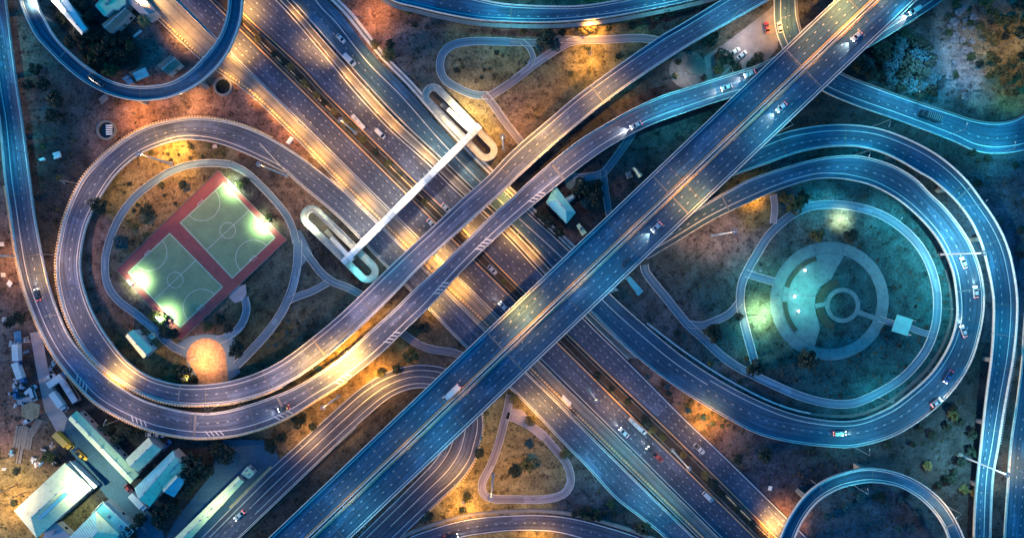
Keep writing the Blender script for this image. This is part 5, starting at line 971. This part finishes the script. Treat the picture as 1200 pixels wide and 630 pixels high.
# timber stacks, sheets and blocks
def stack(x, y, w_, l_, ang, n, mt, label, z=.4, group='stacks of material in the scrapyard'):
    e = empty('material_stack', tuple(P(x, y)), R(ang), label, 'stack', group); w_ *= PX; l_ *= PX
    for k in range(n):
        m = MB(); y0 = -w_/2+k*w_/n; dx = rnd.uniform(-.25, .25); m.box(-l_/2+dx, l_/2+dx, y0+.04, y0+w_/n-.04, 0, z*(.6+.7*rnd.random())); m.build('beam', M[mt], e)
stack(28, 512, 22, 26, 80, 7, 'timber', 'wide stack of grey timber below the orange canopy'); stack(42, 500, 8, 22, 60, 4, 'timber', 'slanting pile of timber right of the wide stack'); stack(22, 400, 8, 24, 95, 3, 'blue_tarp', 'long blue covered stack at the top of the scrapyard'); stack(30, 468, 6, 18, 10, 3, 'steel', 'short stack of steel in the scrapyard'); stack(24, 533, 6, 20, 80, 3, 'timber', 'narrow stack of timber at the lower left'); stack(162, 88, 14, 16, 25, 5, 'timber', 'stack of pallets beside the teal canopy in the ring'); stack(68, 182, 7, 8, 20, 3, 'white', 'white blocks on the dark earth right of the left edge viaduct', .8); stack(51, 187, 3, 6, 15, 2, 'white', 'pair of small white blocks on the dark earth', .8); stack(122, 116, 7, 11, 40, 3, 'conc', 'pale slabs below the upper left ring'); stack(161, 40, 3, 12, 40, 2, 'white', 'thin white sheet lying inside the upper left ring', .2); stack(341, 165, 4, 9, 55, 2, 'white', 'white container beside the loop ramp', 1.8); stack(12, 332, 6, 6, 60, 3, 'white', 'white sacks on the orange earth at the left edge'); stack(4, 322, 5, 5, 0, 2, 'conc_w', 'pale blocks at the left edge'); stack(2, 286, 5, 8, 0, 2, 'conc_w', 'pale slabs at the far left edge'); stack(6, 374, 5, 5, 0, 2, 'conc_w', 'pale box on purple earth at the left'); stack(116, 241, 4, 5, 15, 2, 'white', 'white box beside the dark tree in the loop', 1.0); stack(6, 549, 3, 5, 0, 2, 'conc_w', 'pale block on the ochre grass'); stack(543, 588, 4, 4, 10, 2, 'pink', 'small pink cabinet on the ochre grass', .8); stack(252, 172, 4, 5, 10, 2, 'pink', 'pink box inside the top of the loop', .9); stack(902, 571, 3, 5, 70, 2, 'white', 'white cabinet on the dark ground right of the highway', .9); stack(663, 423+46, 6, 14, -45, 3, 'white', 'white crates beside the frontage ramp', .8); stack(672, 482, 5, 9, -45, 3, 'dark', 'dark crates beside the frontage ramp', .8)
SCRAP = []
while len(SCRAP) < 46:
    x, y = rnd.uniform(14, 34) if len(SCRAP) % 2 else rnd.uniform(52, 92), rnd.uniform(392, 500)
    if len(SCRAP) % 5 == 4: x, y = rnd.uniform(14, 75), rnd.uniform(495, 545)
    if any(inpoly(x+a, y+b, g) for g in ALL_POLY for a, b in ((0, 0), (3, 0), (-3, 0), (0, 3), (0, -3))) or any((x-u)**2+(y-v)**2 < 16 for u, v in SCRAP): SCRAP.append((-99-len(SCRAP)*9, 0)); continue
    SCRAP.append((x, y))
SCRAP = sorted([p for p in SCRAP if p[0] > 0], key=lambda p: p[1])
for k, (x, y) in enumerate(SCRAP):
    mt = ('timber', 'steel', 'white_b', 'blue_tarp', 'roof_r', 'dark', 'roof_t')[k % 7]
    e = empty('scrap_heap', tuple(P(x, y)), rnd.random()*3, '%s from the top of the small scrap heaps in the lower left yard' % (ORD[k] if k < 39 else 'last'), 'scrap heap', 'small scrap heaps in the lower left yard')
    for j in range(5):
        a = rnd.random()*6.28; c = Vector((rnd.uniform(-.7, .7), rnd.uniform(-.7, .7), 0)); m = MB(); z0 = .12*j; m.obox(c, Vector((math.cos(a), math.sin(a), 0)), Vector((-math.sin(a), math.cos(a), 0)), rnd.uniform(.3, 1.2), rnd.uniform(.12, .5), z0, z0+rnd.uniform(.12, .5)); m.build('scrap_piece', M[mt if j % 2 else 'steel'], e)
# utility poles
for x, y, lb in ((30, 576, 'utility pole on the ochre grass at the lower left'), (950, 562, 'utility pole beside the lower right ring'), (15, 570, 'second utility pole near the left edge')):
    e = empty('utility_pole', tuple(P(x, y)), R(20), lb, 'utility pole', 'utility poles'); m = MB(); m.cyl((0, 0, 0), (0, 0, 9), .16, .1); m.build('pole', M['conc'], e); m = MB(); m.box(-.08, .08, -1.1, 1.1, 8.3, 8.45); m.build('crossarm', M['timber'], e)
# ------------------------------------------------------------------ lamps
LOOPC = (1, .58, .4)
WARM, SOD, COOL, GREENW, BLUEC = (1, .57, .2), (1, .48, .1), (.3, .85, 1), (.78, 1, .55), (.08, .68, .85)
def spot(parent, loc, col, power, ang=150, blend=.9, rad=.3, aim=(0, 0, -1)):
    l = bpy.data.lights.new('lamp_light', 'SPOT'); l.color = col; l.energy = power*GLOBAL_LAMP; l.spot_size = R(ang); l.spot_blend = blend; l.shadow_soft_size = rad
    o = bpy.data.objects.new('lamp_light', l); C.objects.link(o); o.parent = parent; o.location = loc
    o.rotation_euler = Vector(aim).to_track_quat('-Z', 'Y').to_euler(); return o
def street_lamp(x, y, zb, h, col, power, adir, label, arm=2.2, ang=150, group='street lamps', cool=False, snap=True):
    """x, y: where the lamp head hangs in the picture; the pole stands `arm` metres behind it"""
    p = P(x, y, zb); d = Vector((math.cos(adir), math.sin(adir), 0)); aim = (.001, 0, -1)
    for rd in (ROADS if snap else []):   # a lamp over a road stands at that road's edge
        i = min(range(rd.n), key=lambda i: (rd.c[i]-p).length)
        if abs(rd.c[i].z-zb) < 2.5 and (rd.c[i]-p).length < rd.w[i]*.5+1.5:
            sd_ = 'l' if (rd.l[i]-p).length < (rd.r[i]-p).length else 'r'
            ed = rd.l[i] if sd_ == 'l' else rd.r[i]; u = ((rd.r[i]-rd.l[i]) if sd_ == 'l' else (rd.l[i]-rd.r[i])).normalized()
            q = ed-u*.25; reach = (p-q).dot(u); d = Vector((u.x, u.y, 0)).normalized(); adir = math.atan2(d.y, d.x); zb = ed.z-.05
            p = q+d*arm; aim = (max(0, reach-arm)/h, 0, -1); break
    e = empty('street_lamp', (p.x-d.x*arm, p.y-d.y*arm, zb), adir, label, 'street lamp', group)
    m = MB(); m.cyl((0, 0, -.1), (0, 0, h), .1, .06); m.build('pole', M['steel'], e)
    m = MB(); m.cyl((0, 0, h-.1), (arm*.5, 0, h+.3), .06, .05, 6); m.cyl((arm*.5, 0, h+.3), (arm-.3, 0, h+.35), .05, .05, 6); m.build('arm', M['steel'], e)
    m = MB(); m.loft([[(arm-.4, -.1, h+.28), (arm-.4, .1, h+.28), (arm-.4, .08, h+.42), (arm-.4, -.08, h+.42)], [(arm, -.2, h+.26), (arm, .2, h+.26), (arm, .14, h+.46), (arm, -.14, h+.46)], [(arm+.45, -.12, h+.28), (arm+.45, .12, h+.28), (arm+.45, .08, h+.38), (arm+.45, -.08, h+.38)]])
    hd = m.build('lamp_head', M['steel'], e)
    m = MB(); m.box(arm-.25, arm+.3, -.13, .13, h+.2, h+.25); m.build('lamp_glass', M['lampcool' if cool else 'lampglass'], hd)
    m = MB(); m.box(-.22, .22, -.22, .22, -.05, .12); m.build('base_plate', M['conc'], e)
    spot(e, (arm, 0, h+.1), col, power, ang, aim=aim); return e
def high_mast(bx, by, h, col, power, label, cool=False, lit=True):
    p = P(bx, by, 0); e = empty('light_mast', (p.x, p.y, 0), 0, label, 'light mast', 'tall floodlight masts')
    m = MB(); m.cyl((0, 0, 0), (0, 0, h), .4, .18, 10); m.build('pole', M['white' if cool or bx == 834 else 'parapet'], e)
    m = MB(); m.cyl((0, 0, 0), (0, 0, .5), 1.0, .9, 12); m.build('footing', M['conc'], e)
    m = MB()
    for k in range(12):
        a0, a1 = 2*math.pi*k/12, 2*math.pi*(k+1)/12
        m.cyl((.6*math.cos(a0), (.6*1.0)*math.sin(a0), h), (.6*math.cos(a1), (.6*1.0)*math.sin(a1), h), .07, .07, 5)
    for k in range(4):
        a = math.pi*k/2; m.cyl((0, 0, h), (.6*math.cos(a), (.6*1.0)*math.sin(a), h), .06, .06, 5)
    m.build('head_ring', M['steel'], e)
    for k in range(6):
        a = 2*math.pi*k/6; c = Vector((.7*math.cos(a), .7*math.sin(a), h-.1)); m = MB()
        m.obox(c, Vector((math.cos(a), math.sin(a), 0)), Vector((-math.sin(a), math.cos(a), 0)), .22, .3, h-.3, h+.05); f = m.build('floodlight', M['steel'], e)
        m = MB(); m.obox(c, Vector((math.cos(a), math.sin(a), 0)), Vector((-math.sin(a), math.cos(a), 0)), .18, .2, h-.36, h-.2); m.build('lamp_glass', M['lampcool' if cool else 'lampglass'], f)
    spot(e, (0, 0, h-.6), col, power, 165, 1, .8); return e
high_mast(834, 276, 28, WARM, 9000, 'white light mast standing in the brown lawn left of the park circle')
high_mast(1102, 298, 25, COOL, 26000, 'cyan lit light mast leaning across both eastern loop roads', True)
high_mast(1125, 533, 26, COOL, 26000, 'cyan lit light mast rising from the dark ground before the right edge', True)
high_mast(578, 556, 27, SOD, 12000, 'light mast at the left corner of the triangular path loop')
high_mast(788, 527, 25, WARM, 5000, 'light mast in the planted median beside the white cars')
high_mast(417, 156, 24, SOD, 9000, 'light mast in the planted median left of the footbridge')
high_mast(590, 175, 26, SOD, 14000, 'light mast in the orange grass beside the upper stair ramp')
high_mast(396.7, 464, 22, SOD, 9000, 'light mast on the ochre verge between curved viaduct and u turn road')
high_mast(201, 192, 24, SOD, 18000, 'light mast on the ochre grass inside the top of the left loop')
high_mast(336, 206, 30, WARM, 12000, 'light mast between the right court path and the frontage ramp')
high_mast(18, 300, 20, SOD, 3500, 'light mast at the left edge beside the outer viaduct')
high_mast(690, 455, 25, WARM, 3500, 'light mast in the planted median just below the wide viaduct')
LAMPS = [  # x, y, base z, height, colour, power, arm direction (deg), label
 (183, 9, 0, 8, WARM, 5500, -45, 'street lamp over the brightest end of the service strip at the top left'),
 (215, 33, 0, 8, SOD, 4000, 45, 'street lamp inside the upper left ring over the service strip'),
 (283, 57, 0, 7, SOD, 6500, 45, 'street lamp just right of the upper left ring'),
 (291, 8, 0, 7, SOD, 6000, 45, 'street lamp in the median at the top edge'),
 (345, 145, 0, 6, SOD, 2000, 45, 'street lamp on the service strip above the left loop'),
 (374, 184, 0, 6, SOD, 2200, 45, 'street lamp halfway down the service strip'),
 (432, 268, 0, 15, (1, .82, .6), 5000, 45, 'added fill lamp on the service strip just left of the footbridge'),  # put in to brighten the bridge roof
 (370, 48, 0, 7, SOD, 2200, 45, 'street lamp on the pale median at the top'),
 (425, 107, 0, 7, WARM, 2200, 45, 'street lamp halfway along the pale median'),
 (520, 182, 0, 15, (1, .8, .55), 5000, 45, 'added fill lamp on the pale median above the footbridge'),  # extra lamp, raised high to whiten the bridge roof
 (440, 65, 0, 7, WARM, 1800, 225, 'street lamp on the pavement of the service road'),
 (483, 286, 0, 6, SOD, 2500, 0, 'low lamp under the edge of the upper curved viaduct'),
 (557, 266, 0, 5.5, SOD, 3600, 0, 'lamp in the slot between the curved viaducts lighting the highway'),
 (516, 306, 0, 5.5, SOD, 3600, 0, 'lamp in the slot between the curved viaducts over the frontage ramp'),
 (588, 232, 0, 5.5, SOD, 2500, 0, 'lamp in the upper end of the slot between the curved viaducts'),
 (538, 335, 0, 6, SOD, 2400, 0, 'lamp below the lower curved viaduct on the highway side'),
 (508, 357, 0, 6, SOD, 2200, 0, 'lamp below the lower curved viaduct on the ramp side'),
 (606, 278, 0, 6, SOD, 2000, 0, 'lamp beside the highway below the upper curved viaduct'),
 (146, 436, 5, 6, SOD, 6500, 45, 'street lamp shining on the lower left bend of the loop ramp'),
 (396, 428, 7, 8, SOD, 14000, -45, 'street lamp throwing the big yellow pool on the lower curved viaduct'),
 (413, 417, 7, 8, SOD, 11000, -45, 'street lamp at the upper end of the big yellow pool'),
 (362, 424, 7, 8, SOD, 4500, 135, 'street lamp over the streaked orange lane of the upper curved viaduct'),
 (440, 440, 0, 8, SOD, 4500, 0, 'street lamp on the glowing ochre verge beside the u turn road'),
 (691, 36, 0, 7, SOD, 4500, -90, 'street lamp hidden in the yellow lit tree at the top'),
 (690, 72, 0, 9, SOD, 2500, -90, 'street lamp over the large ochre lawn'),
 (986, 6, 14, 9, SOD, 8000, -45, 'street lamp over the orange patch at the top of the wide viaduct'),
 (612, 358, 14, 9, SOD, 6500, -45, 'street lamp over the orange patch in the middle of the wide viaduct'),
 (806, 232, 14, 9, SOD, 3500, 135, 'street lamp over the peach patch on the wide viaduct'),
 (712, 118, 7, 11, SOD, 5500, -45, 'street lamp on the pink stretch of the upper curved viaduct'),
 (640, 165, 7, 11, SOD, 6000, -45, 'street lamp on the upper curved viaduct right of the footbridge'),
 (910, 613, 0, 6, SOD, 7500, 0, 'street lamp glowing beside the lower right ring'),
 (240, 418, 0, 8, (1, .5, .2), 4200, 0, 'street lamp over the orange sand playground'),
 (228, 440, 0, 7, SOD, 2000, 0, 'street lamp at the dark tree end of the sand playground'),
 (825, 490, 0, 9, SOD, 3500, 0, 'street lamp over the golden grass wedge'),
 (725, 470, 0, 9, SOD, 1500, 45, 'street lamp over the pink stretch of the northern carriageway'),
 (648, 478, 0, 8, SOD, 1800, 45, 'street lamp on the pink patch of the frontage ramp'),
 (620, 480, 0, 8, SOD, 2200, 45, 'street lamp over the pink pavement below the wide viaduct'),
 (545, 600, 0, 9, SOD, 3500, -90, 'street lamp over the curved road at the bottom'),
 (630, 630, 0, 9, SOD, 5000, 90, 'street lamp at the bottom edge'),
 (528, 552, 0, 9, SOD, 2800, 135, 'street lamp beside the beaded railing of the u turn road'),
 (165, 133, 0, 9, SOD, 3000, 0, 'street lamp over the orange earth above the left loop'),
 (225, 118, 0, 9, SOD, 2500, 0, 'street lamp over the pink earth left of the round well'),
 (205, 172, 0, 7, SOD, 3000, -90, 'street lamp over the golden shrubs inside the left loop'),
 (10, 310, 0, 9, SOD, 1200, 0, 'street lamp over the orange earth at the left edge'),
 (45, 320, 4, 8, SOD, 2500, 0, 'street lamp over the pink stretch of the outer viaduct'),
 (18, 590, 0, 9, SOD, 2500, 0, 'street lamp over the ochre grass in the lower left corner'),
 (881, 232, 0, 5, SOD, 1800, 0, 'low lamp in the golden grass under the inner loop ramp'),
 (915, 30, 0, 9, SOD, 4000, 0, 'street lamp between the two cars on the pink road'),
 (870, 45, 0, 9, (1, .7, .6), 2200, 0, 'street lamp over the pale yard'),
 (915, 70, 0, 6, SOD, 1500, 0, 'low lamp where the pink road dives under the wide viaduct'),
 (440, 20, 0, 9, SOD, 2500, 0, 'street lamp over the red earth at the top'),
 (1178, 548, 0, 8, SOD, 2000, 0, 'low orange lamp in the narrow median at the right edge'),
 (355, 510, 0, 8, SOD, 2200, 0, 'street lamp on the ochre verge with dark bushes'),
 (890, 369, 0, 6, (.9, 1, .55), 5500, 0, 'park lamp making a pale yellow pool left of the round square'),
 (985, 257, 0, 5, (.85, 1, .6), 2200, 0, 'park lamp making a pale yellow pool at the top of the park'),
 (1160, 165, 0, 9, BLUEC, 7000, 90, 'cyan street lamp on the bend of the upper right road'),
 (1050, 125, 0, 11, BLUEC, 6000, 90, 'cyan street lamp near the upper end of the upper right road'),
 (1105, 150, 0, 11, BLUEC, 6000, 90, 'cyan street lamp halfway along the upper right road'),
 (600, 16, 5, 9, BLUEC, 5000, 90, 'cyan street lamp over the elevated road at the top'),
 (780, 8, 5, 9, BLUEC, 4500, 90, 'cyan street lamp over the right end of the top road'),
 (860, 30, 7, 9, BLUEC, 4500, -45, 'cyan street lamp on the upper end of the curved viaduct'),
 (790, 125, 7, 9, BLUEC, 6000, -60, 'cyan street lamp on the lower curved viaduct'),
 (850, 100, 7, 9, BLUEC, 4500, -60, 'cyan street lamp where the curved viaduct dives under the wide one'),
 (1050, 25, 7, 9, BLUEC, 4500, 135, 'cyan street lamp on the short viaduct beyond the wide one'),
 (907, 150, 14, 9, BLUEC, 4500, 135, 'cyan street lamp on the wide viaduct above the eastern loop'),
 (1020, 160, 8, 9, BLUEC, 3500, 180, 'cyan street lamp at the crown of the outer eastern loop'),
 (1000, 196, 6, 9, BLUEC, 3000, 180, 'cyan street lamp at the crown of the inner eastern loop'),
 (1000, 508, .3, 9, BLUEC, 3000, 90, 'cyan street lamp at the foot of the inner eastern loop'),
 (1135, 235, 8, 9, BLUEC, 3500, 180, 'cyan street lamp on the outer eastern loop'),
 (1176, 390, 7, 9, BLUEC, 3500, 180, 'cyan street lamp on the right flank of the outer eastern loop'),
 (960, 240, 0, 7, BLUEC, 2500, -90, 'cyan park lamp at the top of the park circle'),
 (1040, 258, 0, 7, BLUEC, 3200, -90, 'cyan park lamp on the upper right of the park circle'),
 (1094, 360, 0, 7, BLUEC, 2500, 180, 'cyan park lamp on the right of the park circle'),
 (1030, 460, 0, 7, BLUEC, 2800, 90, 'cyan park lamp at the bottom of the park circle'),
 (880, 315, 0, 7, BLUEC, 2400, 0, 'cyan park lamp on the left of the park circle'),
 (875, 395, 0, 7, BLUEC, 2200, 0, 'cyan park lamp by the straight left side of the park circle'),
 (938, 345, 0, 13, (.25, .95, .8), 4500, 0, 'cyan lamp over the filled half of the round square'),
 (1000, 560, 8, 8, BLUEC, 3000, -90, 'cyan street lamp on the lower right ring'),
 (1105, 595, 8, 8, WARM, 1200, 180, 'pale street lamp on the lower right ring'),
 (700, 545, 0, 9, BLUEC, 2800, 45, 'cyan street lamp on the teal stretch of the frontage ramp'),
 (762, 595, 0, 9, BLUEC, 3500, 45, 'cyan street lamp on the lower end of the frontage ramp'),
 (745, 520, 0, 9, BLUEC, 2200, 45, 'cyan street lamp on the highway beside the white bus'),
 (545, 287, 0, 9, BLUEC, 0, 45, ''),
 (426, 318, 0, 6, BLUEC, 1200, 0, 'cyan fill lamp added at the lower end of the stair ramp'),  # extra lamp to brighten the lower stair ramp
 (372, 262, 0, 9, (.85, 1, .7), 1800, 0, 'pale fill lamp added at the upper end of the lower stair ramp'),  # put in for the mint tone of the lower stair ramp
 (20, 60, 3.3, 9, BLUEC, 3500, 180, 'cyan street lamp on the left edge viaduct near the top'),
 (25, 180, 3.4, 9, BLUEC, 3500, 180, 'cyan street lamp on the left edge viaduct halfway down'),
 (455, 305, 7, 9, BLUEC, 1500, -45, 'cyan street lamp on the upper curved viaduct near the centre'),
 (545, 140, 0, 12, (1, .8, .5), 6500, 0, 'cream fill lamp added over the upper stair ramp of the footbridge'),  # put in to make the upper stair ramp bright cream
 (8, 575, 0, 20, (1, .74, .45), 11000, 0, 'tall warm fill lamp added left of the big cream warehouse'),  # added high up so the left roof slopes catch warm light
 (476, 228, 0, 15, (1, .82, .6), 5000, 45, 'pale fill lamp added beside the middle of the footbridge'),  # added to light the bridge roof from above
 (118, 562, 0, 18, (.85, 1, .65), 8000, 0, 'pale fill lamp added on the access road between the warehouses'),  # added to turn the blue roofs mint
 (1178, 55, 0, 15, (1, .6, .3), 1700, 0, 'warm fill lamp added over the brown scrub in the upper right corner'),  # put in to bring out the brown scrub
 (1122, 62, 0, 15, (.8, .9, 1), 1900, 0, 'pale fill lamp added over the grey scrub in the upper right'),  # put in to lift the grey scrub out of the dark
 (1070, 85, 0, 15, (.2, .6, 1), 9000, 0, 'blue fill lamp added over the thicket right of the wide viaduct'),  # extra blue light put in for the thicket
 (700, 318, 14, 13, (.1, .6, .9), 2200, 135, 'blue fill lamp added on the wide viaduct above the curved ramp'),  # soft fill put in to brighten the deck
 (500, 500, 14, 13, (.1, .6, .9), 2200, 135, 'blue fill lamp added on the lower wide viaduct'),  # soft fill added to lift the lower deck
 (410, 590, 14, 13, (.1, .65, .9), 2200, 135, 'blue fill lamp added near the bottom end of the wide viaduct'),  # last of the blue fills added along the deck
 (948, 38, 14, 10, SOD, 3000, -45, 'street lamp on the purple upper stretch of the wide viaduct'),
 (262, 590, 0, 14, (.85, 1, .65), 2200, 0, 'pale green fill lamp added over the long shed beside the u turn road'),  # added to brighten the long shed roof
 (80, 300, 3, 12, LOOPC, 2400, 0, 'added fill lamp on the left flank of the loop ramp'), (84, 362, 4, 12, LOOPC, 2000, 0, 'added fill lamp lower on the left flank of the loop ramp'), (105, 222, 2, 12, LOOPC, 2000, 0, 'added fill lamp at the upper left of the loop ramp'), (255, 461, 6, 12, LOOPC, 2600, 0, 'added fill lamp at the bottom of the loop ramp'), (330, 441, 6.5, 12, LOOPC, 3000, 0, 'added fill lamp where the loop ramp straightens'), (250, 497, 6, 12, LOOPC, 2200, 0, 'added fill lamp at the bottom of the outer viaduct'), (150, 478, 5, 12, LOOPC, 1800, 0, 'added fill lamp at the lower left of the outer viaduct'), (62, 392, 4.4, 12, LOOPC, 1800, 0, 'added fill lamp on the outer viaduct above the scrapyard'), (430, 362, 7, 12, LOOPC, 2600, 0, 'added fill lamp on the upper curved viaduct below the stair ramp'), (500, 292, 7, 12, LOOPC, 2200, 0, 'added fill lamp on the upper curved viaduct over the highway'), (470, 372, 7, 12, LOOPC, 2400, 0, 'added fill lamp on the lower curved viaduct above the crossing path'), (570, 282, 7, 12, LOOPC, 2200, 0, 'added fill lamp on the lower curved viaduct over the highway'), (640, 212, 7, 12, LOOPC, 2200, 0, 'added fill lamp on the lower curved viaduct above the pale house'),  # fill lamps put in to warm and brighten the loop decks
 (798, 92, 0, 7, (1, .8, .75), 900, 0, 'pale fill lamp added beside the round dark tank in the yard'),  # put in to turn the gravel garden from teal to grey
 (60, 12, 0, 12, (1, .9, .7), 5000, 0, 'pale lamp beside the white shed in the ring'),
]
for k, y in enumerate((-8, 30, 70, 112, 160, 215, 268, 330, 395, 455, 520, 585)):
    LAMPS.append((1024.5-1.054*y-1, y, 14, 6.5, SOD, (1500, 1200, 450, 200, 150, 380, 220, 380, 250, 200, 200, 200)[k], 135, '%s median lamp from the top end of the wide diagonal viaduct' % ORD[k]))
for k, (x, y, w_) in enumerate(((268, 88, 0), (300, 112, 1), (330, 136, 2), (400, 208, 3), (428, 238, 4))):
    LAMPS.append((x, y, 0, 5, SOD, 1100, 45, 'low lamp on the pale service strip, %s' % ('beside the round well', 'above the first earth patch', 'near the white container', 'level with the upper court corner', 'closest to the footbridge')[k]))
for k, (x, y) in enumerate(((348, 16), (388, 66), (410, 92), (445, 128), (466, 150), (500, 184), (618, 292))):
    LAMPS.append((x, y, 0, 4.5, SOD, 800, 45, 'low lamp on the pale concrete median, %s' % ('nearest the top edge', 'level with the white van', 'level with the yellowish trees', 'left of the upper stair ramp', 'beside the middle of the upper stair ramp', 'just above the footbridge', 'below the curved viaducts')[k]))
for (x, y, zb, h, col, pw, ad, lb) in LAMPS:
    if pw: street_lamp(x, y, zb, h+(3.5 if col == BLUEC else 0), col, pw*(.62 if col == BLUEC else 1), R(ad), lb, cool=col in (COOL, BLUEC), ang=140 if h > 5 or zb else 118, arm=1.0 if 'park' in lb or h < 5.6 else 2.2, snap='footbridge' not in lb and 'median lamp' not in lb)
def flood_pole(bx, by, tx, ty, label, power):
    p = P(bx, by, 0); t = P(tx, ty, 0); d = (t-p); ang = math.atan2(d.y, d.x)
    e = empty('floodlight_pole', (p.x, p.y, 0), ang, label, 'floodlight', 'floodlights of the sports courts'); h = 5.5
    m = MB(); m.cyl((0, 0, 0), (0, 0, h), .13, .08); m.build('pole', M['steel'], e)
    m = MB(); m.box(-.08, .08, -1, 1, h-.08, h+.08); m.build('crossbar', M['steel'], e)
    for k in (-.8, 0, .8):
        m = MB(); m.hexa([(.1, k-.3, h-.25), (.35, k-.3, h-.4), (.35, k+.3, h-.4), (.1, k+.3, h-.25)], [(.25, k-.3, h+.3), (.55, k-.3, h+.1), (.55, k+.3, h+.1), (.25, k+.3, h+.3)]); f = m.build('floodlight', M['lampcool'], e)
    spot(e, (.9, 0, h-.3), GREENW, power, 128, 1, .3, (.05, 0, -1)); return e
flood_pole(277, 216, 263, 230, 'court floodlight at the upper right side of the right court', 5200)
flood_pole(312, 260, 298, 272, 'court floodlight at the lower right side of the right court', 5200)
flood_pole(160, 331, 172, 323, 'court floodlight at the left side of the left court', 5200)
flood_pole(193, 373, 204, 363, 'court floodlight at the bottom corner of the left court', 5200)
